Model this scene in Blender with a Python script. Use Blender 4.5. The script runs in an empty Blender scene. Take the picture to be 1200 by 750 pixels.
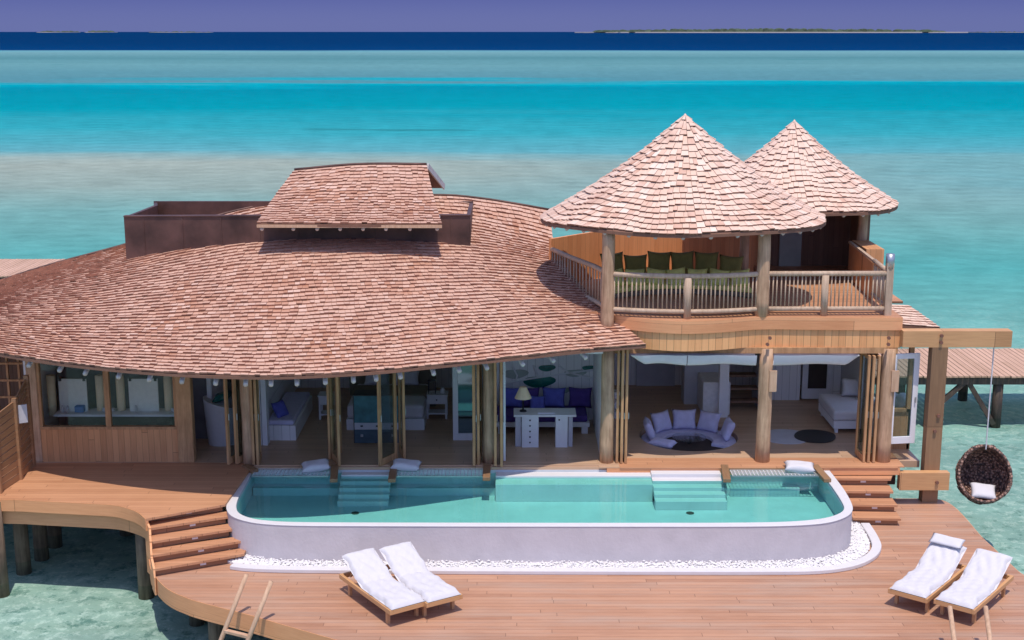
import bpy, math, random
import numpy as np
from mathutils import Vector, Matrix, Euler
random.seed(7); rng = np.random.default_rng(7)
scene = bpy.context.scene
col = scene.collection
R = math.radians
# ------------------------------------------------------------------ camera
CAMH, FPX = 9.9, 1560.0
PITCH = math.atan(338 / FPX)
cam_d = bpy.data.cameras.new("camera"); cam = bpy.data.objects.new("camera", cam_d); col.objects.link(cam)
cam.location = (0, 0, CAMH); cam.rotation_euler = (math.pi / 2 - PITCH, 0, 0)
cam_d.sensor_width = 36; cam_d.lens = 36 * FPX / 1200; cam_d.clip_start = .5; cam_d.clip_end = 80000
scene.camera = cam
# ------------------------------------------------------------------ sky and sun
SUN_DIR = Vector((-.05, .33, -1)).normalized()          # direction the light travels
sun_el = math.asin(-SUN_DIR.z); sun_az = math.atan2(-SUN_DIR.x, -SUN_DIR.y)   # from +Y clockwise
w = bpy.data.worlds.new("World"); scene.world = w; w.use_nodes = True
wt = w.node_tree; bg = wt.nodes["Background"]
sky = wt.nodes.new("ShaderNodeTexSky"); sky.sky_type = 'NISHITA'; sky.sun_disc = False
sky.sun_elevation = sun_el; sky.sun_rotation = sun_az; sky.air_density = 1.0; sky.dust_density = .6; sky.ozone_density = 3.0
tint = wt.nodes.new("ShaderNodeMix"); tint.data_type = 'RGBA'; tint.blend_type = 'MULTIPLY'
tint.inputs[0].default_value = 1; 
tc = wt.nodes.new("ShaderNodeTexCoord"); sx = wt.nodes.new("ShaderNodeSeparateXYZ"); wt.links.new(tc.outputs['Generated'], sx.inputs[0])
rp = wt.nodes.new("ShaderNodeValToRGB"); wt.links.new(sx.outputs[2], rp.inputs[0])       # purplish haze layer low over the sea
rp.color_ramp.elements[0].position = .0; rp.color_ramp.elements[0].color = (.150, .178, .50, 1)
e_ = rp.color_ramp.elements.new(.024); e_.color = (.092, .106, .35, 1); e_ = rp.color_ramp.elements.new(.10); e_.color = (.30, .30, .55, 1)
rp.color_ramp.elements[-1].position = .35; rp.color_ramp.elements[-1].color = (1.0, .86, .90, 1)
wt.links.new(rp.outputs[0], tint.inputs[7])
wt.links.new(sky.outputs[0], tint.inputs[6]); wt.links.new(tint.outputs[2], bg.inputs[0])
bg.inputs[1].default_value = .15
sl = bpy.data.lights.new("sun", 'SUN'); sl.energy = 2.35; sl.angle = R(.53); sl.color = (1, .915, .81)
so = bpy.data.objects.new("sun", sl); col.objects.link(so); so.location = (0, 20, 60)
so.rotation_euler = SUN_DIR.to_track_quat('-Z', 'Y').to_euler()
scene.view_settings.view_transform = 'Standard'; scene.view_settings.look = 'None'
scene.view_settings.exposure = 0.65; scene.view_settings.gamma = 1
scene.render.engine = 'CYCLES'
scene.cycles.max_bounces = 10; scene.cycles.diffuse_bounces = 6; scene.cycles.transparent_max_bounces = 24

# ------------------------------------------------------------------ point helpers
def ray(px, py):
    x = (px - 600) / FPX; y = -(py - 375) / FPX
    return Vector((x, math.cos(PITCH) + y * math.sin(PITCH), -math.sin(PITCH) + y * math.cos(PITCH)))
def PZ(px, py, z):
    r = ray(px, py); return r * ((z - CAMH) / r.z) + Vector((0, 0, CAMH))
def PY(px, py, Y):
    r = ray(px, py); return r * (Y / r.y) + Vector((0, 0, CAMH))
V = Vector
# ------------------------------------------------------------------ material helpers
class NT:
    def __init__(s, name):
        s.m = bpy.data.materials.new(name); s.m.use_nodes = True; s.t = s.m.node_tree
        s.t.nodes.clear(); s.out = s.n('OutputMaterial')
    def n(s, kind, **kw):
        x = s.t.nodes.new('ShaderNode' + kind)
        for k, v in kw.items(): setattr(x, k, v)
        return x
    def l(s, a, b): s.t.links.new(a, b)
    def put(s, v, sock):
        if isinstance(v, bpy.types.NodeSocket): s.l(v, sock)
        elif isinstance(v, (tuple, list)) and len(v) == 3 and sock.type == 'RGBA': sock.default_value = (*v, 1)
        else: sock.default_value = v
    def math(s, op, a, b=0.0, c=None):
        x = s.n('Math', operation=op); s.put(a, x.inputs[0]); s.put(b, x.inputs[1])
        if c is not None: s.put(c, x.inputs[2])
        return x.outputs[0]
    def mix(s, f, a, b, mode='MIX'):
        x = s.n('Mix', data_type='RGBA', blend_type=mode); s.put(f, x.inputs[0]); s.put(a, x.inputs[6]); s.put(b, x.inputs[7])
        return x.outputs[2]
    def obj(s): return s.n('TexCoord').outputs['Object']
    def sep(s, v):
        x = s.n('SeparateXYZ'); s.l(v, x.inputs[0]); return x.outputs
    def comb(s, a, b, c):
        x = s.n('CombineXYZ'); s.put(a, x.inputs[0]); s.put(b, x.inputs[1]); s.put(c, x.inputs[2]); return x.outputs[0]
    def scale(s, v, sc):
        x = s.n('Mapping'); s.l(v, x.inputs[0]); x.inputs['Scale'].default_value = sc; return x.outputs[0]
    def noise(s, v, sc, det=4, rough=.55):
        x = s.n('TexNoise'); s.l(v, x.inputs['Vector']); x.inputs['Scale'].default_value = sc
        x.inputs['Detail'].default_value = det; x.inputs['Roughness'].default_value = rough; return x.outputs[0]
    def ramp(s, f, stops, interp='LINEAR'):
        x = s.n('ValToRGB'); s.put(f, x.inputs[0]); cr = x.color_ramp; cr.interpolation = interp
        while len(cr.elements) < len(stops): cr.elements.new(.5)
        for e, (p, c) in zip(cr.elements, stops):
            e.position = p; e.color = (*c, 1) if not isinstance(c, (int, float)) else (c, c, c, 1)
        return x.outputs[0]
    def bump(s, h, st=.5, d=.02):
        x = s.n('Bump'); s.put(h, x.inputs['Height']); x.inputs['Strength'].default_value = st; x.inputs['Distance'].default_value = d
        return x.outputs[0]
    def pbr(s, colr, rough=.6, normal=None, **kw):
        b = s.n('BsdfPrincipled'); s.put(colr, b.inputs['Base Color']); s.put(rough, b.inputs['Roughness'])
        if normal is not None: s.l(normal, b.inputs['Normal'])
        for k, v in kw.items(): s.put(v, b.inputs[k.replace('_', ' ')])
        s.l(b.outputs[0], s.out.inputs[0]); return b

def mat_plain(name, c, rough=.6, var=.12, sc=6, bump=.15, **kw):
    t = NT(name); o = t.obj(); n = t.noise(o, sc, 5)
    c1 = tuple(x * (1 - var) for x in c); c2 = tuple(min(1, x * (1 + var)) for x in c)
    f = t.ramp(n, [(.3, c1), (.7, c2)])
    t.pbr(f, rough, t.bump(t.noise(o, sc * 6, 4), bump, .01), **kw); return t.m

def mat_planks(name, ca, cb, across, along, width, seg=3.0, gap=.05, rough=.6, grey=None, depth=.006):
    """boards: `across` is the axis index over the boards, `along` the axis they run on"""
    t = NT(name); o = t.obj(); xyz = t.sep(o)
    a = xyz[across] if not isinstance(across, tuple) else t.math('ADD', t.math('MULTIPLY', xyz[0], across[0]), t.math('MULTIPLY', xyz[1], across[1]))
    q = t.math('DIVIDE', a, width); idx = t.math('FLOOR', q); fr = t.math('FRACT', q)
    wn = t.n('TexWhiteNoise', noise_dimensions='1D'); t.l(idx, wn.inputs['W'])
    s_ = t.math('ADD', t.math('DIVIDE', xyz[along], seg), t.math('MULTIPLY', wn.outputs[0], 7.3)); sidx = t.math('FLOOR', s_); sfr = t.math('FRACT', s_)
    wn2 = t.n('TexWhiteNoise', noise_dimensions='2D'); t.l(t.comb(idx, sidx, 0), wn2.inputs['Vector'])
    sc = [1.2, 1.2, 1.2]
    if not isinstance(across, tuple): sc[across] = 22
    else: sc = [22, 22, 22]
    sc[along] = 1.2
    g = t.noise(t.scale(o, tuple(sc)), 1.6, 5, .6)
    big = t.noise(o, .45, 3)
    f = t.math('ADD', t.math('MULTIPLY', wn2.outputs[0], .42), t.math('ADD', t.math('MULTIPLY', g, .8), t.math('MULTIPLY', t.math('SUBTRACT', big, .5), .7)))
    c = t.ramp(f, [(.15, ca), (.85, cb)])
    if grey: c = t.mix(t.ramp(t.noise(t.scale(o, (.25, 2.2, 1)), 1.0, 6, .65), [(.46, 0), (.68, .7)]), c, grey)
    e = t.math('LESS_THAN', fr, gap); e2 = t.math('LESS_THAN', sfr, .006 / seg * 2)
    gm = t.math('MAXIMUM', e, e2)
    c = t.mix(t.math('MULTIPLY', gm, .62), c, tuple(x * .25 for x in ca))
    h = t.math('SUBTRACT', t.math('MULTIPLY', g, .3), gm)
    t.pbr(c, rough, t.bump(h, .5, depth)); return t.m

def mat_shingle(name, cs, sc=3):
    t = NT(name); g = t.n('NewGeometry'); o = t.obj()
    r = g.outputs['Random Per Island']
    c = t.ramp(r, [(0, cs[0]), (.35, cs[1]), (.7, cs[2]), (1, cs[3])])
    big = t.noise(o, .5, 5, .65)
    c = t.mix(t.ramp(big, [(.38, 0), (.66, .75)]), c, t.mix(r, cs[3], tuple(x * .85 for x in cs[2])))
    st = t.noise(o, 14, 4, .6)
    c = t.mix(t.math('MULTIPLY', st, .35), c, cs[0])
    pt = t.noise(o, 1.3, 5, .7)
    c = t.mix(t.ramp(pt, [(.54, 0), (.74, .35)]), c, (.26, .085, .045))
    t.pbr(c, .75, t.bump(st, .5, .01)); return t.m

M = {}
M['deck'] = mat_planks('deck_boards', (.31, .145, .08), (.50, .27, .165), 1, 0, .145, 3.6, .055, grey=(.43, .30, .225))
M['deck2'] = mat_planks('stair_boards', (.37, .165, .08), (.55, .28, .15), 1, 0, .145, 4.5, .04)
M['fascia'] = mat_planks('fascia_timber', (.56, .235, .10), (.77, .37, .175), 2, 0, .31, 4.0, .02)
M['riser'] = mat_planks('shaded_riser_boards', (.24, .105, .05), (.38, .19, .095), 2, 0, .31, 4.0, .02)  # darker copy of the stair boards; shade under the nosings put into the colour
M['beam'] = mat_planks('beam_timber', (.36, .18, .075), (.60, .33, .15), 2, 0, .8, 5.0, .0)
M['postbrown'] = mat_planks('post_timber', (.17, .09, .045), (.30, .17, .085), 0, 2, .8, 5.0, .0)
M['vboards'] = mat_planks('vertical_cladding', (.44, .20, .08), (.66, .33, .15), 0, 2, .14, 6.0, .05)
M['hboards'] = mat_planks('fascia_cladding', (.60, .265, .10), (.82, .42, .18), 0, 2, .16, 6.0, .07)
M['orange'] = mat_planks('cedar_wall_boards', (.60, .225, .08), (.80, .345, .14), 0, 2, .12, 6.0, .03)
M['darkboards'] = mat_planks('dark_wall_boards', (.14, .075, .045), (.24, .13, .08), 0, 2, .14, 6.0, .05)
M['slat'] = mat_planks('slat_boards', (.20, .105, .05), (.38, .20, .10), 2, 0, .17, 3.0, .0)
M['floor'] = mat_planks('interior_floor_boards', (.42, .26, .16), (.56, .37, .24), 1, 0, .16, 4.0, .05, rough=.4)
M['whiteboards'] = mat_planks('white_wall_boards', (.72, .70, .70), (.84, .82, .82), 0, 2, .2, 8.0, .04)
M['jetty'] = mat_planks('jetty_boards', (.44, .26, .155), (.62, .385, .26), 0, 1, .16, 6.0, .07)
def mat_log(name, a, b):
    t = NT(name); o = t.obj(); g = t.noise(t.scale(o, (9, 9, .9)), 1.5, 6, .65); k = t.noise(o, 2.5, 3)
    c = t.ramp(t.math('ADD', t.math('MULTIPLY', g, .7), t.math('MULTIPLY', k, .3)), [(.32, a), (.68, b)])
    t.pbr(c, .75, t.bump(g, .6, .02)); return t.m
M['log'] = mat_log('weathered_log', (.27, .155, .085), (.66, .43, .27))
M['leaf'] = mat_log('door_timber', (.30, .15, .065), (.62, .35, .17))
M['pile'] = mat_log('wet_pile', (.07, .045, .03), (.26, .18, .12))
M['darkpile'] = mat_log('dark_pile', (.03, .022, .02), (.13, .085, .06))
M['pole'] = mat_log('pale_pole', (.42, .25, .15), (.66, .44, .29))
M['railwood'] = mat_log('rail_wood', (.34, .23, .15), (.60, .45, .33))
M['rafter'] = mat_log('pale_rafter', (.40, .37, .35), (.60, .57, .56))
M['shingle'] = mat_shingle('cedar_shingles', [(.43, .20, .115), (.56, .31, .21), (.63, .39, .285), (.74, .53, .43)])
M['shingle2'] = mat_shingle('pale_cedar_shingles', [(.50, .26, .17), (.68, .44, .32), (.79, .58, .45), (.90, .76, .65)])
M['underlay'] = mat_plain('roof_underlay', (.20, .10, .065), .9)
M['slate'] = mat_plain('slate_wall', (.15, .14, .15), .6, .15, 3)
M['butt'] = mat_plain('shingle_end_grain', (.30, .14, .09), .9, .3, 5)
M['copper'] = mat_plain('oxidised_copper', (.095, .047, .038), .55, .45, 1.6, .1, Metallic=.25)
M['plaster'] = mat_plain('white_plaster', (.64, .62, .635), .6, .03, 3, .08)
M['poolwall'] = mat_plain('rough_render', (.54, .50, .52), .85, .06, 2.5, .5)
M['kerb'] = mat_plain('white_stone', (.64, .62, .63), .6, .03, 5, .1)
M['pebble'] = mat_plain('white_pebble', (.70, .68, .68), .7, .08, 12, .2)
M['white'] = mat_plain('white_fabric', (.60, .58, .605), .85, .03, 8, .3)
M['paint'] = mat_plain('white_paint', (.74, .73, .75), .5, .04, 4, .05)
M['paintdim'] = mat_plain('grey_white_paint', (.50, .49, .53), .6, .06, 4, .05)
M['lav'] = mat_plain('lavender_fabric', (.60, .57, .76), .9, .08, 8, .2)
M['blue'] = mat_plain('blue_fabric', (.12, .13, .50), .9, .12, 8, .2)
M['purple'] = mat_plain('purple_fabric', (.075, .04, .22), .9, .12, 8, .2)
M['olive'] = mat_plain('olive_fabric', (.25, .22, .06), .9, .12, 8, .2)
M['lime'] = mat_plain('lime_fabric', (.82, .82, .24), .9, .25, 5, .2)
M['khaki'] = mat_plain('khaki_cloth', (.20, .17, .12), .9)
M['teal'] = mat_plain('teal_leather', (.045, .16, .19), .5, .3, 5)
M['tealwood'] = mat_plain('dark_teal_panel', (.05, .09, .12), .5, .3, 5)
M['mosaic'] = mat_plain('green_glass_inlay', (.01, .13, .11), .15, .2, 4)
M['sage'] = mat_plain('sage_panel', (.36, .40, .37), .6, .1, 4)
M['black'] = mat_plain('dark_metal', (.02, .02, .022), .4)
M['dark'] = mat_plain('dark_interior', (.05, .035, .03), .8)
M['steel'] = mat_plain('galvanised_steel', (.45, .46, .48), .35, .1, 6, .1, Metallic=.8)
M['brass'] = mat_plain('bolt_washer', (.75, .48, .26), .45, .1, 6, .1)
M['boltm'] = mat_plain('copper_bolt', (.20, .09, .06), .5)
M['cream'] = mat_plain('cream_shade', (.92, .74, .48), .8, .05)
M['rope'] = mat_plain('grey_rope', (.62, .60, .62), .9)
M['sand'] = mat_plain('island_sand', (.62, .54, .46), .9)
M['forest'] = mat_plain('island_vegetation', (.05, .075, .045), .95, .4, .01, 0)
M['bluebox'] = mat_plain('blue_box', (.05, .16, .42), .5)
M['mirror'] = mat_plain('frosted_mirror', (.80, .80, .76), .35, .06, 9, .05)
def mat_wicker():
    t = NT('dark_wicker'); o = t.obj(); x = t.sep(o)
    wv = t.n('TexVoronoi'); t.l(o, wv.inputs['Vector']); wv.inputs['Scale'].default_value = 16
    c = t.ramp(wv.outputs[0], [(0, (.60, .42, .33)), (.35, (.27, .14, .10)), (.7, (.06, .035, .03))])
    t.pbr(c, .6, t.bump(wv.outputs[0], 1, .04)); return t.m
M['wicker'] = mat_wicker()
def mat_glass(name, tintc, refl=.12, rough=.02):
    t = NT(name); tr = t.n('BsdfTransparent'); t.put(tintc, tr.inputs[0]); gl = t.n('BsdfGlossy'); gl.inputs['Roughness'].default_value = rough
    fr = t.n('Fresnel'); fr.inputs[0].default_value = 1.45
    mx = t.n('MixShader'); t.l(t.math('MINIMUM', t.math('ADD', fr.outputs[0], refl - .04), .3), mx.inputs[0])
    t.l(tr.outputs[0], mx.inputs[1]); t.l(gl.outputs[0], mx.inputs[2]); t.l(mx.outputs[0], t.out.inputs[0]); return t.m
M['glass'] = mat_glass('window_glass', (.92, .93, .92), .03)
M['doorglass'] = mat_glass('door_glass', (.72, .80, .80), .05)
def mat_water(name, tintc, scale, strength, dist, maxr, rough, stretch=(1, 1, 1)):
    t = NT(name); o = t.obj(); o = t.scale(o, stretch)
    h = t.math('ADD', t.noise(o, scale, 5, .6), t.math('MULTIPLY', t.noise(o, scale * .17, 3), 1.5))
    nb = t.bump(h, strength, dist)
    tr = t.n('BsdfTransparent')
    hv = t.ramp(t.noise(t.scale(o, (1.0, 1.15, 1)), .35 if scale > 1.3 else 1.0, 14, .78), [(.36, tuple(c * (.78 if scale > 1.3 else .93) for c in tintc)), (.62, tintc)])
    t.l(hv, tr.inputs[0])
    gl = t.n('BsdfGlossy'); gl.inputs['Roughness'].default_value = rough; t.l(nb, gl.inputs['Normal'])
    fr = t.n('Fresnel'); fr.inputs[0].default_value = 1.33; t.l(nb, fr.inputs['Normal'])
    f = t.math('MINIMUM', fr.outputs[0], maxr)
    mx = t.n('MixShader'); t.l(f, mx.inputs[0]); t.l(tr.outputs[0], mx.inputs[1]); t.l(gl.outputs[0], mx.inputs[2])
    t.l(mx.outputs[0], t.out.inputs[0]); return t.m
M['sea'] = mat_water('lagoon_water', (.84, .99, .97), 1.6, .7, .12, .022, .08, (1, 1.3, 1))
M['poolwater'] = mat_water('pool_water', (.54, .95, .885), 1.2, .45, .02, .16, .02)
def mat_bed():
    t = NT('lagoon_floor'); o = t.obj(); x = t.sep(o)
    o2 = t.scale(o, (.0045, .016, 1))
    n1 = t.math('SUBTRACT', t.noise(o2, 1.0, 5, .6), .5)
    n2 = t.math('SUBTRACT', t.noise(t.scale(o, (.012, .05, 1)), 1.0, 4, .6), .5)
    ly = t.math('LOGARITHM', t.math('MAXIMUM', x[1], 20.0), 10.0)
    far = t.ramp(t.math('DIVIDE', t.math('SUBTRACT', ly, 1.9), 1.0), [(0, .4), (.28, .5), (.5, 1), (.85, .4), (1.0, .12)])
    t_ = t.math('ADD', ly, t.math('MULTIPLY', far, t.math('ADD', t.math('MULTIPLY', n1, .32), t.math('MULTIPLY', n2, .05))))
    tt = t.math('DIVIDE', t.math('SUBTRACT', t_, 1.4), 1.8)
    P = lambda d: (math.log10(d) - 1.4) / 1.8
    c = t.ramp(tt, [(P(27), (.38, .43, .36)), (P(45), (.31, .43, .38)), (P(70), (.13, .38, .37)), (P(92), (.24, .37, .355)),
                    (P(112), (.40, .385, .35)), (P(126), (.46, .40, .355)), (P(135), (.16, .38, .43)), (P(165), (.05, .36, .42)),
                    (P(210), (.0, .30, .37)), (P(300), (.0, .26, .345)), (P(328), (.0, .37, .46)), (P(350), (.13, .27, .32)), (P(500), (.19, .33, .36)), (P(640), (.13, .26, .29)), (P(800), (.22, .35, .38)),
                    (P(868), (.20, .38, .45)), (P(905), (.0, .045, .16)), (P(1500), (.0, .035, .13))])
    sz = t.ramp(tt, [(P(88), 0), (P(112), 1), (P(128), 1), (P(140), 0)])
    sx_ = t.math('MULTIPLY', t.ramp(t.math('ADD', t.math('DIVIDE', t.math('ADD', x[0], 20.0), 70.0), t.math('MULTIPLY', n2, .8)), [(.1, 0), (.9, .75)]), sz)
    c = t.mix(sx_, c, (.17, .37, .40))
    # rubble and coral patches near the house
    near = t.ramp(t.math('DIVIDE', x[1], 100.0), [(.25, 1), (.62, 0)])
    v = t.n('TexVoronoi', feature='SMOOTH_F1'); t.l(t.scale(o, (1, 1, 1)), v.inputs['Vector']); v.inputs['Scale'].default_value = 3.2
    rb = t.noise(o, 4.2, 9, .78)
    c = t.mix(t.math('MULTIPLY', near, t.ramp(rb, [(.51, 0), (.58, .9)])), c, (.62, .62, .54))
    c = t.mix(t.math('MULTIPLY', near, t.ramp(t.noise(o, 2.6, 8, .76), [(.38, .85), (.48, 0)])), c, (.10, .19, .155))
    patch = t.ramp(t.noise(t.scale(o, (.02, .06, 1)), 1.0, 5, .6), [(.66, 0), (.72, .6)])
    c = t.mix(t.math('MULTIPLY', t.math('SUBTRACT', 1.0, near), patch), c, (.03, .20, .22))
    c = t.mix(t.math('MULTIPLY', near, t.ramp(t.noise(t.scale(o, (.35, .9, 1)), 1.0, 6, .7), [(.35, .0), (.7, .22)])), c, (.5, .62, .6))
    b = t.pbr(c, .9); b.inputs['Specular IOR Level'].default_value = 0; return t.m
M['bed'] = mat_bed()
M['poolbasin'] = mat_plain('aqua_pool_plaster', (.53, .57, .60), .7, .05, 2, .05)

# ------------------------------------------------------------------ mesh builder
class MB:
    def __init__(s): s.v = []; s.f = []; s.mi = []
    def add(s, vs, fs, mi=0):
        k = len(s.v); s.v += [tuple(p) for p in vs]; s.f += [tuple(i + k for i in f) for f in fs]; s.mi += [mi] * len(fs); return s
    def box(s, x0, x1, y0, y1, z0, z1, mi=0, mat=None):
        P = [V((x, y, z)) for z in (z0, z1) for y in (y0, y1) for x in (x0, x1)]
        if mat: P = [mat @ p for p in P]
        return s.add(P, [(0, 2, 3, 1), (4, 5, 7, 6), (0, 1, 5, 4), (2, 6, 7, 3), (0, 4, 6, 2), (1, 3, 7, 5)], mi)
    def bar(s, p, q, wd, ht, mi=0, up=V((0, 0, 1))):
        p = V(p); q = V(q); d = (q - p).normalized(); sd = d.cross(up)
        if sd.length < 1e-3: sd = V((1, 0, 0))
        sd.normalize(); u = sd.cross(d).normalized()
        P = [a + sd * (i * wd / 2) + u * (j * ht / 2) for a in (p, q) for j in (-1, 1) for i in (-1, 1)]
        return s.add(P, [(0, 2, 3, 1), (4, 5, 7, 6), (0, 1, 5, 4), (2, 6, 7, 3), (0, 4, 6, 2), (1, 3, 7, 5)], mi)
    def tube(s, pts, rad, n=10, mi=0, caps=True):
        pts = [V(p) for p in pts]; rad = rad if isinstance(rad, (list, tuple)) else [rad] * len(pts)
        rings = []; d0 = (pts[-1] - pts[0]) if (pts[-1] - pts[0]).length > 1e-4 else pts[1] - pts[0]
        ref = V((1, 0, 0)) if abs(d0.normalized().z) > .8 else V((0, 0, 1))
        for i, p in enumerate(pts):
            d = (pts[min(i + 1, len(pts) - 1)] - pts[max(i - 1, 0)]).normalized()
            a = ref - d * ref.dot(d)
            if a.length < 1e-3: a = d.orthogonal()
            a.normalize(); b = d.cross(a); ref = a
            rings.append([p + (a * math.cos(2 * math.pi * k / n) + b * math.sin(2 * math.pi * k / n)) * rad[i] for k in range(n)])
        vs = [p for r in rings for p in r]; fs = []
        for i in range(len(pts) - 1):
            for k in range(n):
                fs.append((i * n + k, i * n + (k + 1) % n, (i + 1) * n + (k + 1) % n, (i + 1) * n + k))
        if caps: fs.append(tuple(range(n))[::-1]); fs.append(tuple((len(pts) - 1) * n + k for k in range(n)))
        return s.add(vs, fs, mi)
    def prism(s, poly, z0, z1, mi=0, miside=None):
        n = len(poly); vs = [(p[0], p[1], z0) for p in poly] + [(p[0], p[1], z1) for p in poly]
        s.add(vs, [tuple(range(n))[::-1], tuple(range(n, 2 * n))], mi)
        return s.add(vs, [(i, (i + 1) % n, n + (i + 1) % n, n + i) for i in range(n)], mi if miside is None else miside)
    def strip(s, a, b, z0, z1, mi=0, closed=False):
        """solid band between two plan polylines a (outer) and b (inner)"""
        n = len(a); vs = []
        for (p, q) in zip(a, b): vs += [(p[0], p[1], z0), (p[0], p[1], z1), (q[0], q[1], z1), (q[0], q[1], z0)]
        fs = []
        for i in range(n if closed else n - 1):
            j = (i + 1) % n
            for k in range(4): fs.append((i * 4 + k, j * 4 + k, j * 4 + (k + 1) % 4, i * 4 + (k + 1) % 4))
        if not closed: fs += [(0, 1, 2, 3), ((n - 1) * 4 + 3, (n - 1) * 4 + 2, (n - 1) * 4 + 1, (n - 1) * 4)]
        return s.add(vs, fs, mi)
    def grid(s, F, nu, nv, mi=0, closed_u=False):
        vs = [F(i / nu, j / nv) for j in range(nv + 1) for i in range(nu + (0 if closed_u else 1))]
        m = nu if closed_u else nu + 1; fs = []
        for j in range(nv):
            for i in range(nu): fs.append((j * m + i, j * m + (i + 1) % m, (j + 1) * m + (i + 1) % m, (j + 1) * m + i))
        return s.add(vs, fs, mi)
    def cushion(s, c, wx, wy, th, rot=None, n=10, mi=0, pinch=.12, seed=0):
        """soft pillow: pointed corners, bulging middle; local x,y in plane"""
        rr = random.Random(seed); rot = rot or Matrix.Identity(3); c = V(c)
        ph = [rr.uniform(0, 6) for _ in range(4)]
        for sgn in (1, -1):
            def F(u, v):
                a = u * 2 - 1; b = v * 2 - 1
                e = max(0, (1 - a ** 4) * (1 - b ** 4)) ** .5
                x = a * wx / 2 * (1 - pinch * (1 - b * b) ** 1 * abs(a) ** 3); y = b * wy / 2 * (1 - pinch * (1 - a * a) * abs(b) ** 3)
                z = sgn * th / 2 * e * (1 + .12 * math.sin(5 * a + ph[0]) * math.sin(4 * b + ph[1])) + .03 * math.sin(3 * a + ph[2]) * th
                return c + rot @ V((x, y, z))
            s.grid(F, n, n, mi)
        return s
    def build(s, name, mats, parent=None, smooth=False, bevel=0, weld=False):
        off = root_loc(parent) if parent else V((0, 0, 0))
        me = bpy.data.meshes.new(name)
        me.from_pydata([(p[0] - off.x, p[1] - off.y, p[2] - off.z) for p in s.v], [], s.f)
        if not isinstance(mats, (list, tuple)): mats = [mats]
        for m in mats: me.materials.append(M[m] if isinstance(m, str) else m)
        me.polygons.foreach_set('material_index', s.mi)
        me.polygons.foreach_set('use_smooth', [smooth] * len(me.polygons))
        me.update()
        if weld:
            import bmesh
            b = bmesh.new(); b.from_mesh(me); bmesh.ops.remove_doubles(b, verts=b.verts, dist=.0005)
            bmesh.ops.recalc_face_normals(b, faces=b.faces); b.to_mesh(me); b.free()
        o = bpy.data.objects.new(name, me); col.objects.link(o)
        if parent: o.parent = parent
        if bevel:
            md = o.modifiers.new('bevel', 'BEVEL'); md.width = bevel; md.segments = 2; md.limit_method = 'ANGLE'
        return o
def root_loc(o):
    p = V((0, 0, 0))
    while o: p = p + o.location; o = o.parent
    return p
def tag(o, label, cat, group=None):
    o['label'] = label; o['category'] = cat
    if group: o['group'] = group
    return o
def thing(name, label, cat, loc=(0, 0, 0), group=None):
    o = bpy.data.objects.new(name, None); col.objects.link(o); o.location = loc; o.empty_display_size = .3
    return tag(o, label, cat, group)
def struct(o): o['kind'] = 'structure'; return o
def dup(root, label, loc, rz, group=None):
    r = root.copy(); col.objects.link(r); r.location = loc; r.rotation_euler = (0, 0, rz); r['label'] = label
    for ch in root.children:
        c = ch.copy(); col.objects.link(c); c.parent = r
        for g in ch.children: d = g.copy(); col.objects.link(d); d.parent = c
    return r
def smooth_line(pts, n):
    """Catmull-Rom through pts (tuples), n samples per span"""
    P = [np.array(p, float) for p in pts]; P = [2 * P[0] - P[1]] + P + [2 * P[-1] - P[-2]]; out = []
    for i in range(1, len(P) - 2):
        for k in range(n):
            t = k / n; a, b, c, d = P[i - 1:i + 3]
            out.append(.5 * ((2 * b) + (c - a) * t + (2 * a - 5 * b + 4 * c - d) * t * t + (3 * b - a - 3 * c + d) * t ** 3))
    out.append(P[-2]); return out

# ================================================================== SETTING
# water and bed
WZ = -1.9
def sheet(name, z, mat, x=30000, y0=-60, y1=60000):
    m = MB(); m.add([(-x, y0, z), (x, y0, z), (x, y1, z), (-x, y1, z)], [(0, 1, 2, 3)])
    return struct(m.build(name, mat))
sheet('sea_water', WZ, 'sea'); sheet('sea_bed', WZ - .32, 'bed')
def island(x0, x1, Y, h, name, seed, trees=True):
    rr = random.Random(seed); m = MB(); n = 60
    xa = PY(x0, 37, Y).x; xb = PY(x1, 37, Y).x; cx = (xa + xb) / 2; hw = (xb - xa) / 2
    ring = []
    for k in range(n):
        a = 2 * math.pi * k / n; rj = 1 + .05 * math.sin(3 * a) + .03 * rr.uniform(-1, 1)
        ring.append((cx + hw * math.cos(a) * rj, Y + 500 * math.sin(a) * rj))
    m.prism(ring, WZ - 5, WZ + h * .30, 0)
    o = struct(m.build(name, ['sand']))
    return o, cx, hw
def isl_trees(cx, hw, Y, h, seed, frac=.9, n=230, label='', rel=None):
    rr = random.Random(seed); m = MB()
    for k in range(n):
        x = cx + hw * frac * rr.uniform(-1, 1); y = Y + rr.uniform(-330, 330)
        r = h * rr.uniform(.5, 1.1); s_ = (1 - abs(x - cx) / hw / 1.02) ** .35; hh = h * rr.uniform(.45, 1.0) * s_
        vs = [(x + r * 1.8 * math.cos(a) * rr.uniform(.7, 1.2), y + r * math.sin(a), WZ + h * .2) for a in [i * math.pi / 4 for i in range(8)]]
        vs += [(x + r * 1.1 * math.cos(a) * rr.uniform(.6, 1.2), y + r * .7 * math.sin(a), WZ + h * .3 + hh * rr.uniform(.7, 1)) for a in [i * math.pi / 4 for i in range(8)]] + [(x, y, WZ + h * .3 + hh * 1.1)]
        fs = [(i, (i + 1) % 8, 8 + (i + 1) % 8, 8 + i) for i in range(8)] + [(8 + i, 8 + (i + 1) % 8, 16) for i in range(8)]
        m.add(vs, fs)
    o = m.build('far_trees', 'forest'); o['kind'] = 'stuff'; o['label'] = label
_, cx, hw = island(676, 1130, 13000, 30, 'island', 1); isl_trees(cx, hw, 13000, 34, 2, label='low dark trees covering the long flat island on the horizon')
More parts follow.
